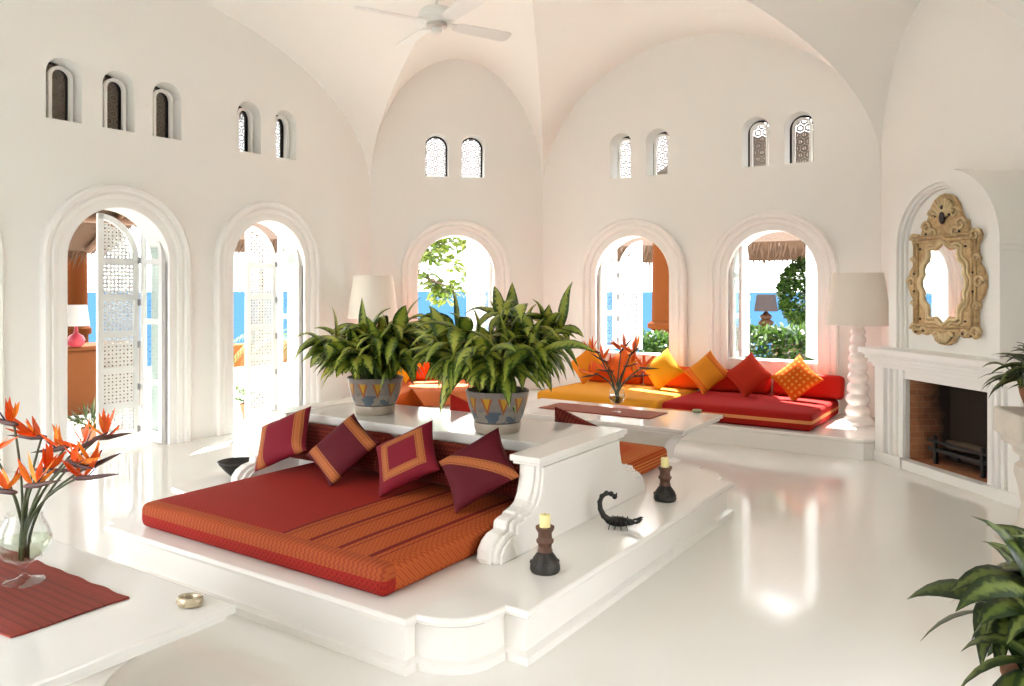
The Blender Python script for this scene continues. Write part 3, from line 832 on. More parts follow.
def bush(rng, stems, h0, h1, R, L0, L1, W, per, droop, base_r=.08, flat=1.0):
    """several leaning stems each with a rosette of arching leaves; returns (leaf mesh builder, stem builder)"""
    lm, sm = MB(), MB()
    for s_ in range(stems):
        a = 2 * PI * (s_ * .618 + rng.uniform(-.05, .05)); rr = R * math.sqrt((s_ + .3) / stems)
        h = rng.uniform(h0, h1) * (1 - .35 * (rr / R) ** 2) if R > 0 else h1
        b0 = Vector((base_r * math.cos(a) * rng.random(), base_r * math.sin(a) * rng.random(), 0))
        tip = Vector((rr * math.cos(a), rr * math.sin(a), h))
        mid = (b0 + tip) / 2 + Vector((0, 0, h * .15)); mid.x *= .75; mid.y *= .75
        path = [b0, (b0 + mid) / 2 + Vector((0, 0, h * .05)), mid, (mid + tip) / 2, tip]
        sm.tube(path, [.010, .009, .008, .006, .004], 6)
        for k in range(per):
            t = k / per
            org = tip.lerp(mid, t * .9)
            az = a * 1.0 + k * 2.4 + rng.uniform(-.4, .4)
            # leaves favour the outside of the plant
            if rng.random() < .55: az = math.atan2(tip.y, tip.x) + rng.gauss(0, .9)
            el = math.radians(rng.uniform(15, 70) * (1 - t) + rng.uniform(-20, 35) * t) if rng.random() < .85 else math.radians(rng.uniform(60, 88))
            L = rng.uniform(L0, L1)
            leaf_strip(lm, org, az, el, L, W * rng.uniform(.75, 1.2), droop * rng.uniform(.6, 1.5), fold=rng.uniform(.1, .5), roll=rng.uniform(-.6, .6))
    return lm, sm
POT = [(.125, 0), (.142, .004), (.15, .03), (.152, .062), (.149, .07), (.166, .11), (.186, .17), (.199, .225), (.203, .255), (.207, .262), (.207, .27), (.2, .274), (.193, .268), (.19, .245), (.175, .235), (.0001, .235)]
def potted(name, label, loc, seed, potmat, leafm, args, scale=1, group=None):
    rng = random.Random(seed)
    t = thing(name, label, 'potted plant', loc, rng.uniform(0, 3), group)
    b = MB(); b.lathe([(r * scale, z * scale) for r, z in POT], 40); b.build('pot', potmat, t, smooth=True, angle=45)
    s_ = MB(); s_.lathe([(.18 * scale, .236 * scale), (.1 * scale, .246 * scale), (.0001, .25 * scale)], 20); s_.build('soil', M['soil'], t, smooth=True)
    lm, sm = bush(rng, *args)
    o = lm.build('foliage', leafm, t, smooth=True); o.location = (0, 0, .235 * scale)
    o2 = sm.build('stems', M['stem'], t, smooth=True); o2.location = (0, 0, .235 * scale)
    return t
potted('potted_dumb_cane', 'leafy variegated plant in painted pot on the ledge, the farther of the two', (3.55, -.83, .72), 3, M['tala'], M['leaf'], (26, .22, .50, .46, .22, .35, .105, 11, 2.2))
potted('potted_dumb_cane', 'leafy variegated plant in painted pot on the ledge, beside the scrolled end wall', (4.73, -.93, .72), 8, M['tala'], M['leaf'], (28, .22, .58, .46, .24, .38, .11, 11, 2.3))

# pedestal by the fireplace with a plant
ped = at(1046, 412, d=4.42)
pt = thing('stone_pedestal', 'pale carved stone pedestal in front of the fireplace corner', 'pedestal', (ped.x, ped.y, 0), math.radians(20))
b = MB()
b.box((0, 0, .09), (.42, .42, .18)); b.box((0, 0, .205), (.36, .36, .05)); b.build('base', M['stone'], pt, bevel=.012)
b = MB(); b.lathe([(.155, .23), (.17, .25), (.165, .28), (.135, .32), (.12, .42), (.135, .52), (.155, .6), (.15, .64), (.125, .66), (.125, .69), (.16, .72), (.165, .75)], 32); b.build('shaft', M['stone'], pt, smooth=True, angle=40)
b = MB(); b.box((0, 0, .775), (.35, .35, .05)); b.box((0, 0, .875), (.41, .41, .15)); b.build('capital', M['stone'], pt, bevel=.014)
potted('potted_dracaena', 'green leafy plant in a clay pot on the stone pedestal', (ped.x - .03, ped.y, .95), 21, M['terrapot'], M['leafdark'], (9, .06, .22, .16, .16, .26, .045, 12, 1.7), .5)
fp = at(1066, 612, d=2.3)
fs = thing('plant_stand', 'low white stand under the dark glossy plant at the corner nearest the viewer', 'plant stand', (fp.x, fp.y, 0))
b = MB(); b.lathe([(.17, 0), (.17, .03), (.13, .05), (.12, .2), (.15, .235), (.18, .25), (.18, .28)], 32); b.build('stand_body', M['cement'], fs, smooth=True, angle=40)
potted('potted_aglaonema', 'dark glossy broad-leaved plant low at the corner nearest the viewer', (fp.x, fp.y, .28), 5, M['terrapot'], M['leafdark'], (14, .16, .42, .22, .22, .32, .085, 9, 2.0), .8)

# ------------------------------------------------------------------ tables with vases and flowers
def cement_table(label, x0, x1, y0, y1, z):
    t = thing('coffee_table', label, 'coffee table', ((x0 + x1) / 2, (y0 + y1) / 2, 0))
    hx, hy = (x1 - x0) / 2, (y1 - y0) / 2
    b = MB(); b.bx(-hx, hx, -hy, hy, z - .035, z); b.bx(-hx + .025, hx - .025, -hy + .025, hy - .025, z - .06, z - .035)
    b.build('tabletop', M['marble'], t, bevel=.008)
    b = MB(); lay = []
    for k in range(13):
        q = k / 12; zz = (z - .06) * q
        ins = .36 - .30 * (max(0, (q - .15) / .85)) ** 2.2 if q > .15 else .36
        ins = .30 if q < .06 else ins
        pl = []
        rr = .08
        for cx, cy, a0 in ((1, 1, 0), (-1, 1, 90), (-1, -1, 180), (1, -1, 270)):
            for j in range(5):
                a = math.radians(a0 + 90 * j / 4)
                pl.append((cx * (hx - ins - rr) + rr * math.cos(a), cy * (hy - ins * .85 - rr) + rr * math.sin(a)))
        lay.append((pl, zz))
    loft(b, lay); b.build('pedestal', M['cement'], t, smooth=True, angle=50)
    return t
TZ = .42
cement_table('white cement table nearest the viewer holding the red runner and glass vase', 3.03, 5.06, -4.2, -3.165, TZ)
cement_table('white cement table between the island and the window sofa', 3.03, 5.10, 1.36, 2.36, TZ)
def runner(label, x0, x1, y0, y1, z, mat):
    b = MB(); nx, ny = 30, 10; rng = random.Random(4)
    V = []
    for k, dz in ((0, 0.0), (1, .006)):
        V.append([[b.vt((-(x1 - x0) / 2 + (x1 - x0) * i / nx + (rng.uniform(-.004, .004)), -(y1 - y0) / 2 + (y1 - y0) * j / ny + .004 * math.sin(i * 1.3), dz + (.0012 * math.sin(i * .9 + j) + .0012 if k else 0))) for j in range(ny + 1)] for i in range(nx + 1)])
    for k in (0, 1):
        for i in range(nx):
            for j in range(ny): b.fc([V[k][i][j], V[k][i + 1][j], V[k][i + 1][j + 1], V[k][i][j + 1]])
    for i in range(nx):
        for j in (0, ny): b.fc([V[0][i][j], V[0][i + 1][j], V[1][i + 1][j], V[1][i][j]])
    for j in range(ny):
        for i in (0, nx): b.fc([V[0][i][j], V[0][i][j + 1], V[1][i][j + 1], V[1][i][j]])
    o = b.build('table_runner', mat, smooth=True, angle=40); o.location = ((x0 + x1) / 2, (y0 + y1) / 2, z + .001)
    return tag(o, label, 'table runner')
runner('brick red woven runner on the white table nearest the viewer', 3.5, 4.66, -3.80, -3.37, TZ, M['runner'])
a1, a2, a3 = at(573, 409, z=TZ), at(666, 415, z=TZ), at(652.7, 420.5, z=TZ)
runner('faded red runner on the white table by the window sofa', 3.4, 4.62, a3.y + .03, a3.y + .46, TZ, M['runner2'])
def vase(label, loc, prof, water, cat='vase'):
    t = thing('glass_vase', label, cat, loc)
    b = MB(); b.lathe(prof, 36); b.build('glass_body', M['vase'], t, smooth=True, angle=60)
    w = MB(); w.lathe(water, 28); w.build('water', M['water'], t, smooth=True, angle=60)
    return t
VP = [(.078, 0), (.078, .006), (.03, .018), (.014, .03), (.012, .065), (.03, .08), (.075, .105), (.102, .15), (.104, .18), (.09, .225), (.068, .27), (.064, .29), (.068, .29), (.072, .29), (.066, .27), (.086, .225), (.1, .18), (.098, .15), (.072, .11), (.03, .086), (.0001, .083)]
v1 = at(24, 584, z=TZ)
vz = TZ + .0085
vase('footed clear glass vase full of orange flowers on the table nearest the viewer', (v1.x, v1.y, vz), VP, [(.0001, .088), (.03, .091), (.07, .114), (.095, .152), (.096, .18), (.0001, .18)])
v2 = at(617, 413, z=TZ)
VP2 = [(r * .78, z * .95) for r, z in VP]
vase('small footed glass vase of orange flowers on the table by the window sofa', (v2.x, v2.y, vz), VP2, [(r * .78, z * .95) for r, z in [(.0001, .088), (.03, .091), (.07, .114), (.095, .152), (.096, .18), (.0001, .18)]])
RX = Vector((math.cos(YAW), math.sin(YAW), 0)); DX = Vector((-math.sin(YAW), math.cos(YAW), 0))
def strelitzia(vbase, neck, head, dirn, label, group, seed, s_=1.0):
    """one bird of paradise stem: stalk from the vase, beak-shaped bract, orange sepals and a blue petal"""
    rng = random.Random(seed)
    t = thing('bird_of_paradise', label, 'flower', tuple(vbase), group=group)
    L = lambda p: Vector(p) - Vector(vbase)
    h = L(head); nk = L(neck)
    off = Vector((rng.uniform(-.02, .02), rng.uniform(-.02, .02), 0))
    foot = Vector((rng.uniform(-.02, .02), rng.uniform(-.02, .02), 0))
    d = (RX * dirn[0] + DX * dirn[1] + Vector((0, 0, dirn[2]))).normalized()
    pts = []
    for k in range(11):
        q = k / 10
        a = foot.lerp(nk + off, min(1, q * 2.2)) if q < .45 else None
        p = (1 - q) ** 2 * foot + 2 * q * (1 - q) * (nk + off) + q * q * h
        pts.append(p)
    b = MB(); b.tube(pts, [(.0065 - .002 * k / 10) * s_ for k in range(11)], 7); b.build('stalk', M['darkstem'], t, smooth=True)
    b = MB(); Lb = rng.uniform(.13, .18)
    b.tube([h - d * .02 * s_, h, h + d * Lb * .3, h + d * Lb * .7 + Vector((0, 0, .008)), h + d * Lb + Vector((0, 0, .012))], [.005, .0115, .011, .0065, .0008], 7)
    b.build('bract', M['spathe'], t, smooth=True)
    side = d.cross(Vector((0, 0, 1)))
    if side.length < .1: side = RX.copy()
    side.normalize(); upv = side.cross(d).normalized()
    for k in range(rng.choice((5, 6, 7))):
        b = MB()
        ang = math.radians(rng.uniform(20, 135)); sw = rng.uniform(-.75, .75)
        dd = (d * math.cos(ang) + upv * math.sin(ang) + side * sw).normalized()
        base = h + d * rng.uniform(.005, .045) * s_ + upv * .006
        az = math.atan2(dd.y, dd.x); el = math.asin(max(-1, min(1, dd.z)))
        leaf_strip(b, base, az, el, rng.uniform(.09, .135) * s_, .024 * s_, -.1, seg=6, fold=.35, roll=rng.uniform(-1, 1), pw=.8)
        b.build('sepal', M['petal' if rng.random() < .65 else 'petal2'], t, smooth=True)
    b = MB(); dd = (d * .8 + upv * .7).normalized()
    leaf_strip(b, h + d * .03, math.atan2(dd.y, dd.x), math.asin(dd.z), .08 * s_, .011 * s_, 0, seg=4, fold=.8)
    b.build('petal', M['blue'], t, smooth=True)
    return t
G1 = 'bird of paradise stems in the near vase'
fl = [((14, 424), 3.25, (-1, .2, .15), 'tallest bird of paradise bloom in the near vase, arching over the wall side'),
      ((42, 437), 3.3, (-1, .1, -.05), 'bird of paradise with its bract level, just below the tallest bloom'),
      ((40, 470), 3.15, (1, .1, -.1), 'upright red-orange bird of paradise at the middle of the near vase'),
      ((66, 447), 3.3, (-1, .1, -.25), 'bird of paradise with a long bract slanting down across the middle of the near vase'),
      ((76, 450), 3.2, (.7, .3, .35), 'bird of paradise among the clustered blooms facing the open door'),
      ((70, 462), 3.1, (.8, -.3, -.2), 'lower bird of paradise among the clustered blooms facing the open door'),
      ((98, 438), 3.3, (1, .1, .05), 'bird of paradise reaching farthest out towards the carved shutter'),
      ((86, 468), 3.15, (1, 0, .35), 'bird of paradise with a dark bract pointing up to the daybed'),
      ((78, 478), 3.1, (1, -.1, .05), 'low bird of paradise with a long pink-edged bract lying level'),
      ((12, 492), 3.05, (-1, 0, .1), 'lowest bird of paradise leaning out over the runner'),
      ((28, 486), 3.0, (.8, -.2, .1), 'low bird of paradise just above the rim of the near vase'),
      ((-4, 458), 3.15, (-.8, .2, .4), 'bird of paradise cut by the edge of the view')]
for k, ((px, py), d, dr, lab) in enumerate(fl):
    strelitzia((v1.x, v1.y, vz + .095), (v1.x, v1.y, vz + .33), at(px, py, d=d), dr, lab, G1, 40 + k)
G2 = 'bird of paradise stems in the far vase'
fl2 = [(597, 352, (-1, 0, .2)), (606, 362, (-.6, 0, .3)), (621, 351, (.5, .1, .5)), (631, 354, (.7, 0, .5)), (626, 366, (.8, 0, .1)), (611, 371, (-.7, .2, 0)), (642, 368, (1, 0, -.1)), (596, 374, (-1, 0, -.3)), (636, 376, (1, 0, 0))]
for k, (px, py, dr) in enumerate(fl2):
    strelitzia((v2.x, v2.y, vz + .09), (v2.x, v2.y, vz + .30), at(px, py, d=7.55 + .05 * (k % 3)), dr, 'orange bird of paradise stem in the small vase by the window sofa', G2, 90 + k, 1.45)
def ashtray(label, loc, s_=1, mats=None):
    t = thing('ashtray', label, 'ashtray', loc, math.radians(30))
    b = MB(); b.lathe([(r * s_, z * s_) for r, z in [(.03, 0), (.045, .004), (.053, .018), (.05, .034), (.044, .04), (.037, .036), (.034, .02), (.03, .01), (.0001, .009)]], 30, sx=1.0, sy=.72)
    b.build('bowl_body', mats[0], t, smooth=True)
    b = MB(); b.lathe([(.033 * s_, .0202 * s_), (.031 * s_, .012 * s_), (.0001, .0112 * s_)], 24, sx=.98, sy=.7); b.build('lining', mats[1], t, smooth=True)
p = at(190, 606, z=TZ); ashtray('small oval mother of pearl ashtray at the corner of the near white table', (p.x, p.y, TZ), 1, (M['pearl'], M['amber']))
p = at(697, 413, z=TZ); ashtray('tiny greenish ashtray at the corner of the far white table', (p.x, p.y, TZ), .9, (plain('green_glazed_dish', lin(150, 156, 120), .3), M['amber']))

# ------------------------------------------------------------------ platform and sofas under the windows
pl = [(0, 2.76), (0, 2.27), (.81, 1.45), (2.36, 3.0), (6.32, 3.0), (6.35, 3.09), (6.96, 3.70), (6.17, 4.49), (1.73, 4.49)]
pts = [(0.0, 2.27), (.81, 1.45), (2.36, 3.0), (6.25, 3.0), (6.85, 3.66), (6.12, 4.47), (1.74, 4.47), (.0, 2.74)]
b = MB(); loft(b, [(pts, 0), (pts, .16), (inset(pts, -.012), .175), (inset(pts, -.012), .192), (pts, .2)])
tag(b.build('sofa_platform', M['cement']), 'low white cement platform running under the arched windows', 'platform')
PZ = .2
def chm(u, v): return (u * S + v * S, 2.76 + u * S - v * S)   # along the corner wall, v out into the room
mattress('sofa_mattress', 4.94, 3.76, PZ, 1.62, 1.32, .18, M['sofared'], 'red sofa mattress with a pale stripe under the second window', 'mattress', r=.05, puff=.02, group='mattresses under the windows')
mattress('sofa_mattress', 3.29, 3.76, PZ, 1.62, 1.32, .18, M['sofayellow'], 'ochre yellow sofa mattress under the first window of the back wall', 'mattress', r=.05, puff=.02, group='mattresses under the windows')
p = chm(1.02, .76)
mattress('sofa_mattress', p[0], p[1], PZ, 1.7, 1.3, .18, M['sofapink'], 'coral orange sofa mattress under the corner window behind the plants', 'mattress', math.radians(45), r=.05, puff=.02, group='mattresses under the windows')
def backrest(x, y, w, mat, label, rz=0):
    b = MB(); soft_block(b, w, .15, .27, .05, 0, 10)
    o = b.build('back_cushion', mat, smooth=True)
    o.matrix_world = Matrix.Translation((x, y + .04, PZ + .19)) @ Matrix.Rotation(rz, 4, 'Z') @ Matrix.Rotation(math.radians(-10), 4, 'X')
    return tag(o, label, 'back cushion', 'back cushions along the window sofa')
backrest(5.43, 4.25, .78, M['backred'], 'red back cushion at the end of the sofa beside the white floor lamp')
backrest(4.60, 4.25, .80, M['backred'], 'red back cushion behind the brick red and amber cushions')
backrest(3.78, 4.25, .78, M['backorange'], 'orange back cushion behind the yellow cushion')
backrest(2.95, 4.25, .80, M['backorange'], 'orange back cushion behind the flower vase')
for u, lab in ((.55, 'orange back cushion on the corner sofa nearer the tall lamp'), (1.42, 'orange back cushion on the corner sofa nearer the back wall')):
    p = chm(u, .26); backrest(p[0], p[1], .82, M['backorange'], lab, math.radians(45))
GS = 'cushions on the window sofa'
for x, y, mt, roll, lab in ((2.68, 4.10, 'amberc', 45, 'amber cushion on its corner behind the flower vase'), (3.18, 4.10, 'backorange', 40, 'orange cushion half hidden behind the flower vase'),
                         (3.76, 4.05, 'yellow', 43, 'bright yellow cushion on its corner under the first window'), (4.33, 4.05, 'ambband', 46, 'amber banded cushion on its corner between the two windows'),
                         (4.83, 4.05, 'redc', 46, 'brick red cushion on its corner under the second window'), (5.38, 4.02, 'dots', 45, 'orange dotted cushion on its corner at the lamp end of the sofa')):
    pillow(.42, .42, .14, M[mt], x, y - .03, PZ + .17, roll, 28, 0, lab, GS)
for u, mt, lab in ((.45, 'yellow', 'yellow cushion on the corner sofa seen between the plant leaves'), (.95, 'backorange', 'orange cushion in the middle of the corner sofa'), (1.5, 'amberc', 'amber cushion on the corner sofa next to the back wall')):
    p = chm(u, .47); pillow(.45, .45, .15, M[mt], p[0], p[1], PZ + .19, 45, 24, 45, lab, GS)

def floor_lamp(loc, label):
    t = thing('floor_lamp', label, 'floor lamp', loc, group='white floor lamps')
    b = MB(); b.lathe([(.19, 0), (.19, .03), (.15, .045), (.13, .07), (.12, .08)], 36); b.build('base', M['ceramic'], t, smooth=True, angle=40)
    b = MB(); pr = [(.12, .08)]
    z = .08; r = .115
    n = 11
    for k in range(n):
        r = .128 - .066 * k / (n - 1); hh = .125 - .05 * k / (n - 1)
        for q in range(1, 9):
            a = PI * q / 8
            pr.append((max(.03, r * (.74 + .26 * math.sin(a))), z + hh * q / 8))
        z += hh
    pr.append((.02, z)); pr.append((.02, z + .06))
    b.lathe(pr, 28); b.build('turned_column', M['ceramic'], t, smooth=True, angle=60)
    b = MB(); z0 = 1.06; z1 = 1.61
    b.lathe([(.322, z0), (.328, z0), (.252, z1), (.246, z1), (.322, z0)], 44); b.build('lamp_shade', M['shade'], t, smooth=True, angle=60)
    b = MB(); b.tube([(0, 0, z), (0, 0, 1.50)], .006, 6)
    for k in range(3):
        a = 2 * PI * k / 3; b.tube([(0, 0, 1.50), (.25 * math.cos(a), .25 * math.sin(a), 1.555)], .003, 5)
    b.ball((0, 0, 1.34), (.035, .035, .05), 10)
    b.build('shade_carrier', M['nickel'], t, smooth=True)
    return t
p = at(858, 424, z=PZ)
lm0 = floor_lamp((p.x, p.y, PZ), 'tall white floor lamp with turned column between the sofa and the fireplace')
dup(lm0, (.44, 2.36, PZ), .5, 'tall white floor lamp behind the farther potted plant, only its shade showing')

# ------------------------------------------------------------------ fireplace
UC = 1.97
FO = Vector((C3[0] + UC * S, C3[1] - UC * S, 0))
RZ = math.radians(-45)
def fireplace():
    t = thing('fireplace', 'white fireplace with moulded mantel and fluted jambs in the corner wall', 'fireplace', tuple(FO), RZ)
    y0 = -.86
    b = MB()
    for sx in (-1, 1):
        x0, x1 = sorted((sx * .485, sx * .85))
        b.bx(x0, x1, y0 + .02, -.02, 0, .98)
    b.bx(-.485, .485, y0 + .02, -.02, .82, .98)
    b.build('surround', M['trim'], t, bevel=.006)
    for sx in (-1, 1):
        b = MB()
        for (a, c, p) in ((.49, .535, .0), (.575, .605, .012), (.645, .675, .02), (.72, .845, .03)):
            x0, x1 = sorted((sx * a, sx * c)); b.bx(x0, x1, y0 - p, y0 + .03, 0.0, .93)
        x0, x1 = sorted((sx * .487, sx * .86)); b.bx(x0, x1, y0 - .035, y0 + .03, 0, .1)
        b.build('pilaster', M['trim'], t, bevel=.006)
    b = MB()
    for z0, z1, ov in ((.90, .94, .035), (.94, .975, .06), (.975, 1.01, .085), (1.01, 1.03, .1), (1.03, 1.085, .13)):
        b.bx(-.86 - ov * .8, .86 + ov * .8, y0 - ov, -.03, z0, z1)
    b.build('mantel_shelf', M['trim'], t, bevel=.008)
    b = MB(); b.bx(-.485, .485, y0 - .02, -.05, 0, .085); b.build('hearth', M['trim'], t, bevel=.006)
    b = MB()
    xi, yi, yb = .485, y0 + .07, -.40
    fl_, tp = .0855, .82
    A = [(-xi, yi), (-xi + .04, yb), (xi - .04, yb), (xi, yi)]
    for (p, q) in zip(A, A[1:]): b.quad((*p, fl_), (*q, fl_), (*q, tp), (*p, tp))
    b.fc([b.vt((*p, fl_ + .002)) for p in A]); b.fc([b.vt((*p, tp)) for p in A])
    b.build('firebox', M['brick'], t)
    g = thing('fire_grate', 'black iron fire grate standing inside the brick firebox', 'fire grate', tuple(FO), RZ)
    b = MB()
    for k in range(7):
        x = -.27 + .54 * k / 6; b.box((x, -.585, .21), (.02, .22, .02))
    b.build('bars', M['black'], g, bevel=.002)
    b = MB(); b.box((0, -.695, .21), (.72, .022, .03)); b.box((0, -.47, .21), (.72, .022, .03)); b.box((0, -.705, .285), (.72, .016, .02)); b.build('rails', M['black'], g)
    for x in (-.27, .27):
        for y in (-.695, -.47):
            b = MB(); b.box((x, y, .154), (.032, .032, .135)); 
            if y < -.6: b.box((x, y - .006, .26), (.028, .028, .09)); b.ball((x, y - .006, .318), .022, 8)
            b.build('leg', M['black'], g)
    b = MB(); r2 = random.Random(2)
    for k, (x, y, z, a) in enumerate(((-.03, -.585, .265, .1),)):
        pth = [(x - .2, y - .02, z), (x, y, z + .005), (x + .2, y + .03, z)]
        b.tube(pth, [.04, .044, .036], 10)
    o = b.build('log', M['bark'], smooth=True, angle=50); o.location = FO; o.rotation_euler = (0, 0, RZ); tag(o, 'short grey firewood log lying on the fire grate', 'firewood')
    # chimney breast with arched niche
    h, yf, spr, zb = .66, -.78, 2.02, 1.085
    nh, nd = .55, .09
    m = MB()
    us = sorted({-h * math.cos(PI * k / 36) for k in range(37)} | {-nh * math.cos(PI * k / 30) for k in range(31)})
    for a, c in zip(us, us[1:]):
        mid = (a + c) / 2; ins = abs(mid) < nh
        fa = arch_top(a, 0, nh, spr) if ins else zb; fc = arch_top(c, 0, nh, spr) if ins else zb
        m.quad((a, yf, fa), (c, yf, fc), (c, yf, arch_top(c, 0, h, spr)), (a, yf, arch_top(a, 0, h, spr)))
        m.quad((a, yf, arch_top(a, 0, h, spr)), (c, yf, arch_top(c, 0, h, spr)), (c, 0, arch_top(c, 0, h, spr)), (a, 0, arch_top(a, 0, h, spr)))
    for sx in (-1, 1): m.quad((sx * h, yf, zb), (sx * h, 0, zb), (sx * h, 0, spr), (sx * h, yf, spr))
    # stepped reveal and back of the niche
    steps = [(nh, 0), (nh, .03), (nh - .03, .03), (nh - .03, .06), (nh - .05, .06), (nh - .05, nd)]
    path = [(-1, 0, zb - spr)] + [(-math.cos(PI * k / 30), math.sin(PI * k / 30), 0) for k in range(31)] + [(1, 0, zb - spr)]
    rows = [[m.vt((cx * r_, yf + d_, spr + dz + sz * r_)) for r_, d_ in steps] for cx, sz, dz in path]
    for a, c in zip(rows, rows[1:]):
        for j in range(5): m.fc([a[j], a[j + 1], c[j + 1], c[j]])
    hh = nh - .05
    m.fc([m.vt((-hh, yf + nd, zb))] + [m.vt((-hh * math.cos(PI * k / 30), yf + nd, spr + hh * math.sin(PI * k / 30))) for k in range(31)] + [m.vt((hh, yf + nd, zb))])
    SH = FO + Matrix.Rotation(RZ, 3, 'Z') @ Vector((-.13, 0, 0))
    o = m.build('wall_chimney', M['wall']); o.location = SH; o.rotation_euler = (0, 0, RZ); tag(o, kind='structure')
    m = MB()
    for sx in (1,):
        x0, x1 = sorted((sx * h, sx * (h + .03)))
        m.bx(x0, x1, yf - .03, -.0, 1.99, 2.02); m.bx(x0, x1 - (.01 if sx > 0 else 0), yf - .02, 0, 1.95, 1.99)
    trim_no[0] += 1
    o = m.build('trim_%d' % trim_no[0], M['trim'], bevel=.004); o.location = SH; o.rotation_euler = (0, 0, RZ); tag(o, kind='structure')
    # mirror
    yM = yf + nd
    cz = 1.70; cx = -.135
    mt = thing('wall_mirror', 'ornate gilded mirror with shell crest in the arched niche above the mantel', 'mirror', tuple(FO + Matrix.Rotation(RZ, 3, 'Z') @ Vector((cx, yM - .002, cz))), RZ)
    half = [(0, -.55), (.06, -.545), (.11, -.52), (.14, -.47), (.18, -.45), (.22, -.475), (.27, -.47), (.30, -.455), (.34, -.48), (.385, -.46), (.40, -.41), (.375, -.36), (.37, -.3), (.375, -.24), (.40, -.2), (.39, -.16), (.43, -.11), (.46, -.04), (.46, .04), (.43, .11), (.39, .16), (.40, .2), (.375, .24), (.37, .3), (.40, .34), (.415, .39), (.39, .44), (.34, .44), (.30, .42), (.28, .46), (.27, .52), (.22, .55), (.19, .6), (.16, .68), (.12, .73), (.06, .765), (0, .775)]
    out = half + [(-x, z) for x, z in reversed(half[1:-1])]
    b = MB(); b.prism(out, lambda a, c, d: (a, d, c), 0, -.035); b.build('frame_board', M['gold'], mt, bevel=.008)
    ih = [(0, .37), (.045, .335), (.085, .305), (.15, .315), (.185, .295), (.18, .25), (.19, .2), (.235, .165), (.25, .12), (.24, .08), (.275, .03), (.275, -.03), (.24, -.08), (.25, -.12), (.235, -.165), (.19, -.2), (.18, -.25), (.185, -.295), (.15, -.315), (.085, -.305), (.045, -.335), (0, -.37)]
    inner = ih + [(-x, z) for x, z in reversed(ih[1:-1])]
    b = MB(); b.prism(inner, lambda a, c, d: (a, d, c - .01), -.036, -.041); b.build('mirror_glass', M['mirror'], mt)
    b = MB(); b.tube([(x, -.045, z - .01) for x, z in inner], .02, 8, close=True); b.tube([(x * 1.13, -.038, z * 1.1 - .01) for x, z in inner], .014, 8, close=True)
    b.build('inner_moulding', M['goldlight'], mt, smooth=True)
    b = MB()
    for sx in (-1, 1):
        for o_ in (.325, .36): b.tube([(sx * o_, -.04, -.4), (sx * o_, -.04, .36)], .015, 8)
    for z_ in (-.42, -.385, .37, .405): b.tube([(-.34, -.04, z_), (.34, -.04, z_)], .015, 8)
    b.build('outer_moulding', M['gold'], mt, smooth=True)
    def scroll(cx_, cz_, r0, a0, dirs):
        pth = [(cx_ + r0 * (1 - .75 * k / 17) * math.cos(a0 + dirs * 2.4 * PI * k / 17), -.042, cz_ + r0 * (1 - .75 * k / 17) * math.sin(a0 + dirs * 2.4 * PI * k / 17)) for k in range(18)]
        b = MB(); b.tube(pth, [.016 - .008 * k / 17 for k in range(18)], 6); b.build('scroll', M['goldlight'], mt, smooth=True)
    for sx in (-1, 1):
        for (x, z, r_) in ((.36, .39, .055), (.36, -.425, .055), (.235, -.435, .04), (.40, .0, .055), (.2, .49, .06), (.13, .60, .05), (.37, .2, .03), (.37, -.2, .03), (.13, .43, .05), (.07, -.47, .045)):
            scroll(sx * x, z, r_, 0 if sx > 0 else PI, sx)
    b = MB()
    for k in range(9):
        a = PI * (k + .5) / 9; b.tube([(0, -.04, .56), (.13 * math.cos(a), -.05, .60 + .14 * math.sin(a))], [.012, .02], 7)
    b.build('shell_crest', M['goldlight'], mt, smooth=True)
    b = MB()
    for k in range(9):
        a = -PI * (k + .5) / 9; b.tube([(0, -.04, -.44), (.1 * math.cos(a), -.046, -.45 + .085 * math.sin(a))], [.01, .016], 7)
    b.build('shell_pendant', M['goldlight'], mt, smooth=True)
    b = MB(); b.ball((0, -.055, .56), (.033, .022, .055), 12); b.build('oval_stone', M['golddark'], mt, smooth=True)
    b = MB(); b.ball((0, -.05, .655), (.022, .02, .022), 10); b.build('round_stone', M['golddark'], mt, smooth=True)
    for sx in (-1, 1):
        for (x, z) in ((.085, .585), (.2, .43), (.27, .30), (.27, -.33), (.235, -.435), (.33, -.45), (.35, .08), (.35, -.08)): 
            b = MB(); b.ball((sx * x, -.056, z), .0105, 8); b.build('round_stone', M['golddark'], mt, smooth=True)
fireplace()

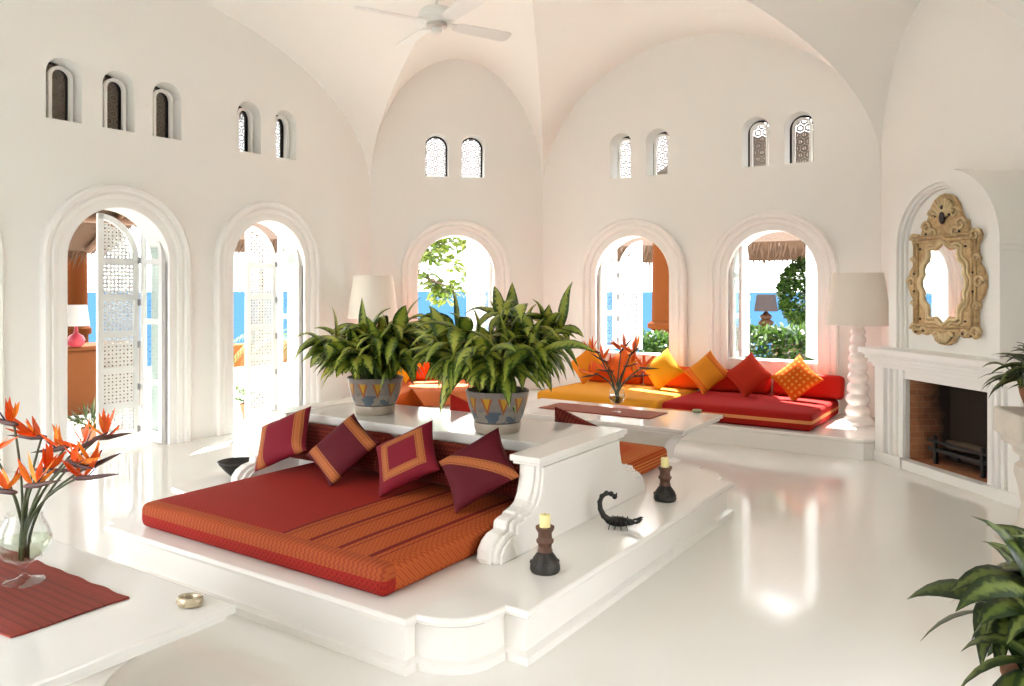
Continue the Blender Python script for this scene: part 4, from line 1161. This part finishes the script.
# ------------------------------------------------------------------ ceiling fan
def fan():
    t = thing('ceiling_fan', 'white ceiling fan with four blades hanging from the vault', 'ceiling fan', (3.95, -.6, 3.56), math.radians(34))
    b = MB(); b.lathe([(.012, .16), (.012, 1.26)], 12); b.build('rod', M['fan'], t, smooth=True)
    b = MB(); b.lathe([(.0001, 1.31), (.075, 1.31), (.075, 1.29), (.03, 1.2), (.012, 1.19)], 24); b.build('canopy', M['fan'], t, smooth=True, angle=40)
    b = MB(); b.lathe([(.0001, .165), (.05, .165), (.11, .15), (.138, .11), (.14, .075), (.11, .055), (.08, .045), (.0001, .045)], 36); b.build('motor_housing', M['fan'], t, smooth=True, angle=40)
    b = MB(); b.lathe([(.075, .045), (.078, .02), (.06, .012), (.0001, .012)], 28)
    b.build('vent_ring', M['nickel'], t, smooth=True, angle=40)
    b = MB(); b.lathe([(.038, .012), (.038, -.022), (.02, -.032), (.0001, -.032)], 24); b.build('switch_cup', M['fan'], t, smooth=True, angle=40)
    for k in range(4):
        a = math.radians(31 + 90 * k)
        e = MB(); R = Matrix.Rotation(a, 4, 'Z') @ Matrix.Rotation(math.radians(-13), 4, 'X')
        pts = [(.16, -.045), (.2, -.058), (.58, -.07), (.62, -.055), (.63, 0), (.62, .055), (.58, .07), (.2, .058), (.16, .045)]
        e.prism(pts, lambda x, y, d: tuple(R @ Vector((x, y, d + .05))), -.004, .004)
        o = e.build('blade', M['fan'], t)
        e = MB(); e.prism([(.07, -.02), (.19, -.03), (.21, 0), (.19, .03), (.07, .02)], lambda x, y, d: tuple(R @ Vector((x, y, d + .058))), -.004, .003); e.build('blade_iron', M['fan'], o)
fan()

# ------------------------------------------------------------------ outside
mb = MB(); mb.prism([(-9, -9), (11, -9), (11, 14), (-9, 14)], lambda a, b, d: (a, b, d), -.3, -.125)
tag(mb.build('terrace_ground', M['terrace']), kind='structure')
mb = MB(); n = 24
for k in range(1): mb.prism([(-9000, -9000), (9000, -9000), (9000, 9000), (-9000, 9000)], lambda a, b, d: (a, b, d), -46, -45)
tag(mb.build('sea', M['sea']), kind='structure')
# parapet by the second open door
t = thing('terrace_parapet', 'low white terrace wall with an orange top band seen through the second open door', 'low wall', (-3.25, 0, -.125))
b = MB(); b.bx(-.15, .15, 1.75, 9.0, 0, .5); b.build('lower_wall', M['parapet'], t)
b = MB(); b.bx(-.17, .17, 1.73, 9.02, .5, .855); b.build('top_band', M['terracotta'], t, bevel=.02)
t = thing('terrace_bench', 'terracotta built-in bench on the terrace behind the first open door', 'bench', (-3.8, -.2, -.125))
b = MB(); b.bx(-.35, .35, -2.2, 1.7, 0, .9); b.build('bench_body', M['bench'], t, bevel=.03)
b = MB(); b.bx(-.37, .39, -2.2, 1.7, .9, .96); b.build('bench_seat', M['bench'], t, bevel=.02)
def column(label, x, y, r, h):
    t = thing('terrace_column', label, 'column', (x, y, -.125), group='burnt orange columns on the terrace')
    b = MB(); b.lathe([(r * 1.5, 0), (r * 1.5, .12), (r * 1.2, .2), (r * 1.06, 1.06), (r * 1.32, 1.08), (r * 1.32, 1.16), (r * 1.05, 1.2)], 28); b.build('pedestal', M['column'], t, smooth=True, angle=40)
    b = MB(); b.lathe([(r * 1.02, 1.2), (r, 1.6), (r * .92, h)], 28); b.build('shaft', M['column'], t, smooth=True, angle=40)
p = at(75, 300, d=11.9); column('burnt orange column seen at the edge of the first open door', p.x, p.y, .17, 3.3)
p = at(666, 300, d=13.6); column('burnt orange column seen through the first window of the back wall', p.x, p.y, .24, 3.0)
def table_lamp(label, loc, r, h, shade, base, round_=False):
    t = thing('table_lamp', label, 'table lamp', loc)
    b = MB()
    if round_: b.lathe([(.06, 0), (.10, .03), (.115, .09), (.09, .15), (.03, .19), (.02, h * .5)], 22)
    else: b.lathe([(.11, 0), (.11, .02), (.085, .03), (.125, .07), (.125, .1), (.07, .14), (.10, .18), (.10, .2), (.05, .24), (.02, .28), (.02, h * .55)], 22)
    b.build('base', base, t, smooth=True, angle=50)
    b = MB(); b.lathe([(r, h * .5), (r * 1.01, h * .5), (r * .8, h), (r * .79, h), (r, h * .5)], 30); b.build('lamp_shade', shade, t, smooth=True, angle=50)
    return t
p = at(76, 348, d=10.85)
table_lamp('white shaded lamp with a pink base on the terrace bench behind the first door', (p.x, p.y, .836), .17, .58, M['lampwhite'], M['pink'], True)
p = at(766, 327, d=13.2)
table_lamp('taupe shaded lamp with a carved brown base seen through the second window', (p.x, p.y, .98), .19, .56, M['greyshade'], M['brown'])
t = thing('console_table', 'brown wooden console on the terrace carrying the taupe lamp behind the hedge', 'table', (p.x, p.y, -.125))
b = MB(); b.bx(-.6, .6, -.25, .25, 1.05, 1.105); b.build('tabletop', M['wood'], t, bevel=.01)
for sx in (-1, 1):
    for sy in (-1, 1):
        b = MB(); b.bx(sx * .54 - .035, sx * .54 + .035, sy * .19 - .035, sy * .19 + .035, 0, 1.05); b.build('leg', M['wood'], t)
p2 = at(797, 327, d=12.2)
t = thing('wicker_chair', 'brown chair back just showing over the hedge beside the taupe lamp', 'chair', (p2.x, p2.y, -.125), 2.6)
b = MB(); b.bx(-.25, .25, -.25, .25, .48, .54); b.build('seat', M['wood'], t, bevel=.02)
b = MB(); pts = [(-.27, .52), (-.27, .95), (-.2, 1.1), (-.08, 1.16), (.08, 1.16), (.2, 1.1), (.27, .95), (.27, .52)]; b.prism(pts, lambda a, c, d: (a, d, c), .21, .27); b.build('backrest', M['wood'], t, bevel=.02)
for sx in (-1, 1):
    for sy in (-1, 1):
        b = MB(); b.bx(sx * .22 - .025, sx * .22 + .025, sy * .22 - .025, sy * .22 + .025, 0, .48); b.build('leg', M['wood'], t)

def thatch(label, x, y, w, d, ze, zr, rz=0, poles=True, group='thatched terrace roofs', hip=.35, seed=1):
    """hipped palm roof: shaggy slopes and a ragged eave fringe"""
    rng = random.Random(seed)
    t = thing('thatched_roof', label, 'thatched roof', (x, y, -.125), rz, group)
    ze += .125; zr += .125
    b = MB(); hx, hy = w / 2, d / 2
    e = [(-hx, -hy), (hx, -hy), (hx, hy), (-hx, hy)]
    rx = max(.05, hx - hy * 1.0) if hx > hy else .05
    ry = max(.05, hy - hx * 1.0) if hy > hx else .05
    r = [(-rx, -ry), (rx, -ry), (rx, ry), (-rx, ry)]
    T_ = .16
    lo = [b.vt((*p, ze)) for p in e]; up = [b.vt((*p, zr)) for p in r]; lo2 = [b.vt((p[0], p[1], ze + T_)) for p in e]; up2 = [b.vt((p[0], p[1], zr + T_)) for p in r]
    for i in range(4):
        j = (i + 1) % 4
        b.fc([lo[i], lo[j], up[j], up[i]]); b.fc([lo2[i], lo2[j], up2[j], up2[i]]); b.fc([lo[i], lo[j], lo2[j], lo2[i]])
    b.fc(up); b.fc(up2)
    b.build('thatch', M['thatch'], t)
    b = MB()
    per = 2 * (w + d); nb = int(min(900, per * 45))
    for k in range(nb):
        q = rng.random() * per
        if q < w: px, py, ox, oy = -hx + q, -hy, 0, -1
        elif q < w + d: px, py, ox, oy = hx, -hy + q - w, 1, 0
        elif q < 2 * w + d: px, py, ox, oy = -hx + q - w - d, hy, 0, 1
        else: px, py, ox, oy = -hx, -hy + q - 2 * w - d, -1, 0
        L_ = rng.uniform(.1, .3); wd = rng.uniform(.012, .03); j = rng.uniform(-.06, .06)
        z = ze + rng.uniform(-.0, T_); sx, sy = -oy, ox
        b.fc([b.vt((px - sx * wd, py - sy * wd, z)), b.vt((px + sx * wd, py + sy * wd, z)), b.vt((px + ox * .12 + sx * j, py + oy * .12 + sy * j, z - L_))])
    b.build('eave_fringe', M['thatch'], t)
    if poles:
        for i, p in enumerate(e if poles is True else poles):
            f = .82; b = MB(); b.lathe([(.06, 0), (.055, ze + .3)], 10, c=(p[0] * f, p[1] * f, 0)); b.build('pole', M['wood'], t, smooth=True)
    return t
# shed roof over the terrace along the door wall
def shed():
    t = thing('thatched_roof', 'thatched roof over the terrace outside the first open door', 'thatched roof', (0, 0, 0), group='thatched terrace roofs')
    b = MB(); y0, y1 = -7, 1.35
    A = [(-.34, 4.3), (-4.1, 2.2), (-4.1, 2.38), (-.34, 4.5)]
    b.prism(A, lambda a, c, d: (a, d, c), y0, y1); b.build('thatch', M['thatch'], t)
    b = MB(); rng = random.Random(9)
    for k in range(800):
        y = rng.uniform(y0, y1); wd = rng.uniform(.012, .03); z = rng.uniform(2.2, 2.38)
        b.fc([b.vt((-4.1, y - wd, z)), b.vt((-4.1, y + wd, z)), b.vt((-4.22, y + rng.uniform(-.06, .06), z - rng.uniform(.1, .32)))])
    for k in range(300):
        f = rng.random(); x = -.34 - 3.76 * f; z = 4.4 - 2.1 * f; wd = rng.uniform(.012, .03)
        b.fc([b.vt((x - wd, y1, z)), b.vt((x + wd, y1, z)), b.vt((x + rng.uniform(-.06, .06), y1 + .1, z - rng.uniform(.1, .3)))])
    b.build('eave_fringe', M['thatch'], t)
    for k in range(9):
        y = -6.6 + .95 * k; b = MB(); b.tube([(-.36, y, 4.23), (-4.0, y, 2.2)], .05, 8); b.build('rafter', M['wood'], t, smooth=True)
    for z, x in ((2.62, -3.2), (3.3, -2.0)):
        b = MB(); b.tube([(x, y0, z - .01), (x, y1, z - .01)], .06, 8); b.build('purlin', M['wood'], t, smooth=True)
shed()
p = at(262, 250, d=17.4); thatch('small thatched umbrella roof beyond the second open door', p.x, p.y, 2.2, 2.2, 2.5, 3.5, .4, poles=[(0.0, 0.0)], seed=3)
thatch('wide thatched roof seen high through the back wall windows', 3.6, 11.2, 9.0, 5.0, 2.3, 4.6, 0, poles=[(-4.70, 2.8), (5.2, 2.8), (5.3, -2.8)], seed=5)

def leafy(label, name, cat, loc, shape, n, seed, L, w, mat, trunk=None, group=None):
    """dense foliage on an inner core: leaves over the surface given by shape(rng)->(point, normal)"""
    rng = random.Random(seed)
    t = thing(name, label, cat, loc, group=group)
    b = MB()
    for k in range(n):
        p, nn = shape(rng)
        az = math.atan2(nn.y, nn.x) + rng.gauss(0, .7); el = math.asin(max(-1, min(1, nn.z))) * .7 + rng.gauss(0, .5)
        leaf_strip(b, p, az, el, L * rng.uniform(.7, 1.3), w * rng.uniform(.7, 1.3), .5, seg=3, fold=.2, roll=rng.uniform(-1, 1))
    b.build('foliage', mat, t, smooth=True)
    if trunk: trunk(t)
    return t
def boxshape(sx, sy, z0, z1):
    def f(r):
        q = r.random()
        x, y, z = r.uniform(-sx, sx), r.uniform(-sy, sy), r.uniform(z0, z1)
        if q < .35: return Vector((x, y, z1 + r.gauss(0, .05))), Vector((r.gauss(0, .4), r.gauss(0, .4), 1)).normalized()
        if q < .75: return Vector((x, -sy + r.gauss(0, .03), z)), Vector((r.gauss(0, .4), -1, .4)).normalized()
        return Vector((x, y, z)), Vector((r.gauss(0, 1), r.gauss(0, 1), .6)).normalized()
    return f
def ballshape(rad, zc, sq=1):
    def f(r):
        v = Vector((r.gauss(0, 1), r.gauss(0, 1), r.gauss(0, 1))).normalized()
        q = v * rad * r.uniform(.75, 1.0); q.z *= sq
        return q + Vector((0, 0, zc)), v
    return f
def twigs(zb, zt, sx, n, seed):
    def f(t):
        b = MB(); r = random.Random(seed)
        for k in range(n):
            x = r.uniform(-sx, sx); y = r.uniform(-.1, .1)
            b.tube([(x, y, 0), (x + r.uniform(-.05, .05), y, zt * .6), (x + r.uniform(-.1, .1), y + r.uniform(-.1, .1), zt)], [.012, .009, .004], 6)
        b.build('branches', M['bark'], t, smooth=True)
    return f
leafy('clipped green hedge just outside the second window of the back wall', 'hedge', 'hedge', (4.95, 5.55, -.125), boxshape(.6, .22, .3, 1.12), 3200, 4, .09, .05, M['leafsmall'], twigs(0, 1.0, .55, 9, 3), 'hedges outside the back windows')
leafy('clipped green hedge just outside the first window of the back wall', 'hedge', 'hedge', (3.25, 5.75, -.125), boxshape(.62, .22, .3, .98), 3200, 5, .09, .05, M['leafsmall'], twigs(0, .9, .55, 9, 4), 'hedges outside the back windows')
def trunk1(h):
    def f(t):
        b = MB(); b.tube([(0, 0, 0), (.02, 0, h * .5), (0, .02, h)], [.06, .05, .035], 8); b.build('trunk', M['bark'], t, smooth=True)
    return f
p = at(806, 294, d=15.2)
leafy('rounded green tree seen through the second window beside the taupe lamp', 'round_tree', 'tree', (p.x, p.y, -.125), ballshape(.5, 1.68, 1.3), 3000, 6, .11, .06, M['leafsmall'], trunk1(1.6))
# tree branch outside the corner window
def branch_tree():
    rng = random.Random(12)
    P_ = at(404, 262, d=14.2)
    t = thing('almond_tree', 'tree with sunlit yellow-green leaves hanging into the corner window view', 'tree', (P_.x, P_.y, -.125))
    L_ = lambda px, py, d: at(px, py, d=d) - Vector((P_.x, P_.y, -.125))
    b = MB(); b.tube([(0, 0, 0), (.04, .03, 1.0), (0, 0, 1.9), (-.03, .02, 2.7), (.05, 0, 3.4)], [.12, .1, .09, .075, .05], 9)
    b.build('trunk', M['bark'], t, smooth=True)
    lv = MB()
    brs = [[(404, 268, 14.2), (424, 276, 14.1), (444, 285, 14.0), (462, 291, 14)], [(404, 240, 14.2), (430, 243, 14.0), (452, 242, 13.9), (478, 244, 14)], [(404, 250, 14.2), (428, 256, 14.2), (450, 262, 14.2), (470, 272, 14.2)],
           [(404, 226, 14.2), (430, 224, 14.2), (455, 230, 14.0), (485, 235, 14)], [(424, 276, 14.1), (436, 284, 14.2), (442, 292, 14.1), (440, 297, 14.1)], [(404, 262, 14.2), (418, 258, 14), (434, 250, 13.8), (446, 247, 13.8)]]
    for k, br in enumerate(brs):
        pts = [L_(*q) for q in br]
        m = MB(); m.tube(pts, [.035, .022, .015, .006], 6); m.build('branch', M['bark'], t, smooth=True)
        for q in range(110):
            f = rng.uniform(.15, 1) * 3; i = min(2, int(f)); pt = pts[i].lerp(pts[i + 1], f - i)
            pt = pt + Vector((rng.gauss(0, .09), rng.gauss(0, .09), rng.gauss(0, .07)))
            leaf_strip(lv, pt, rng.uniform(0, 6.28), rng.uniform(-.9, .7), rng.uniform(.12, .2), rng.uniform(.07, .11), .5, seg=4, fold=.15, roll=rng.uniform(-1, 1))
    lv.build('foliage', M['leafgreen'], t, smooth=True)
branch_tree()
# palm and potted shrub outside the second door
p = at(276, 330, d=11.8)
t = thing('young_palm', 'young palm with drooping fronds outside the second open door', 'palm', (p.x, p.y, -.125))
b = MB(); b.tube([(0, 0, 0), (.02, 0, .5), (0, 0, 1.05)], [.07, .055, .05], 9); b.build('trunk', M['bark'], t, smooth=True)
rng = random.Random(7); b = MB(); rb = MB()
for k in range(11):
    a = 2 * PI * k / 11 + .3; el = rng.uniform(.1, .9); d = Vector((math.cos(a) * math.cos(el), math.sin(a) * math.cos(el), math.sin(el))); q = Vector((0, 0, 1.05)); path = [q.copy()]
    for j in range(14):
        q = q + d * .065; d = (d + Vector((0, 0, -.13))).normalized(); path.append(q.copy())
        if j > 2:
            sd = d.cross(Vector((0, 0, 1))).normalized()
            for s_ in (-1, 1):
                dv = (sd * s_ + d * .7 + Vector((0, 0, -.15))).normalized()
                leaf_strip(b, q, math.atan2(dv.y, dv.x), math.asin(dv.z), .26 * (1 - .03 * j), .022, .9, seg=3, fold=.3)
    rb.tube(path, [.009 - .0005 * i for i in range(len(path))], 5)
b.build('fronds', M['palm'], t, smooth=True); rb.build('frond_ribs', M['stem'], t, smooth=True)
p = at(252, 419, z=-.125)
potted('potted_shrub', 'small bushy shrub in a clay pot on the terrace outside the second door', (p.x, p.y, -.125), 31, M['terrapot'], M['leafsmall'], (14, .1, .28, .3, .08, .15, .035, 9, .8), .8)
p = at(92, 441, z=-.125)
potted('potted_shrub', 'dark spiky plant on the terrace floor behind the first carved shutter', (p.x, p.y, -.125), 32, M['terrapot'], M['leafdark'], (12, .1, .25, .24, .12, .22, .03, 9, .8), .6)

# ------------------------------------------------------------------ light, sky, camera
sun = bpy.data.lights.new('sun', 'SUN'); sun.energy = 5.5; sun.angle = math.radians(.6); sun.color = (1, .965, .9)
so = bpy.data.objects.new('sun', sun); C.objects.link(so)
dr = Vector((.55 * math.cos(math.radians(54)), -.835 * math.cos(math.radians(54)), -math.sin(math.radians(54))))
so.rotation_euler = dr.to_track_quat('-Z', 'Y').to_euler(); so.location = (-6, 10, 12)
w = bpy.data.worlds.new('sky'); sc.world = w; w.use_nodes = True
nt = w.node_tree; bg = nt.nodes['Background']
tc = nt.nodes.new('ShaderNodeTexCoord'); sp = nt.nodes.new('ShaderNodeSeparateXYZ'); nt.links.new(tc.outputs['Generated'], sp.inputs[0])
cr_ = nt.nodes.new('ShaderNodeValToRGB'); nt.links.new(sp.outputs[2], cr_.inputs[0])
cr_.color_ramp.elements[0].position = 0; cr_.color_ramp.elements[0].color = (1, 1, .99, 1)
cr_.color_ramp.elements[1].position = .7; cr_.color_ramp.elements[1].color = (.8, .89, 1, 1)
e_ = cr_.color_ramp.elements.new(.22); e_.color = (1, 1, .99, 1)
nt.links.new(cr_.outputs[0], bg.inputs[0]); bg.inputs[1].default_value = 1.7

cam = bpy.data.cameras.new('camera'); co = bpy.data.objects.new('camera', cam); C.objects.link(co)
cam.sensor_width = 36; cam.lens = F * 36 / 1024
co.location = (CAM[0], CAM[1], HC); co.rotation_euler = (PI / 2, 0, YAW)
cam.shift_y = -(343 - 288) / 1024
cam.clip_end = 20000; cam.clip_start = .05
sc.camera = co
sc.cycles.max_bounces = 12; sc.cycles.diffuse_bounces = 7; sc.cycles.glossy_bounces = 4; sc.cycles.transparent_max_bounces = 16
sc.cycles.caustics_reflective = False; sc.cycles.caustics_refractive = False
sc.cycles.use_denoising = True
sc.cycles.sample_clamp_indirect = 8
sc.view_settings.view_transform = 'Standard'; sc.view_settings.look = 'None'; sc.view_settings.gamma = 1; sc.view_settings.use_curve_mapping = False
sc.view_settings.exposure = 2.66
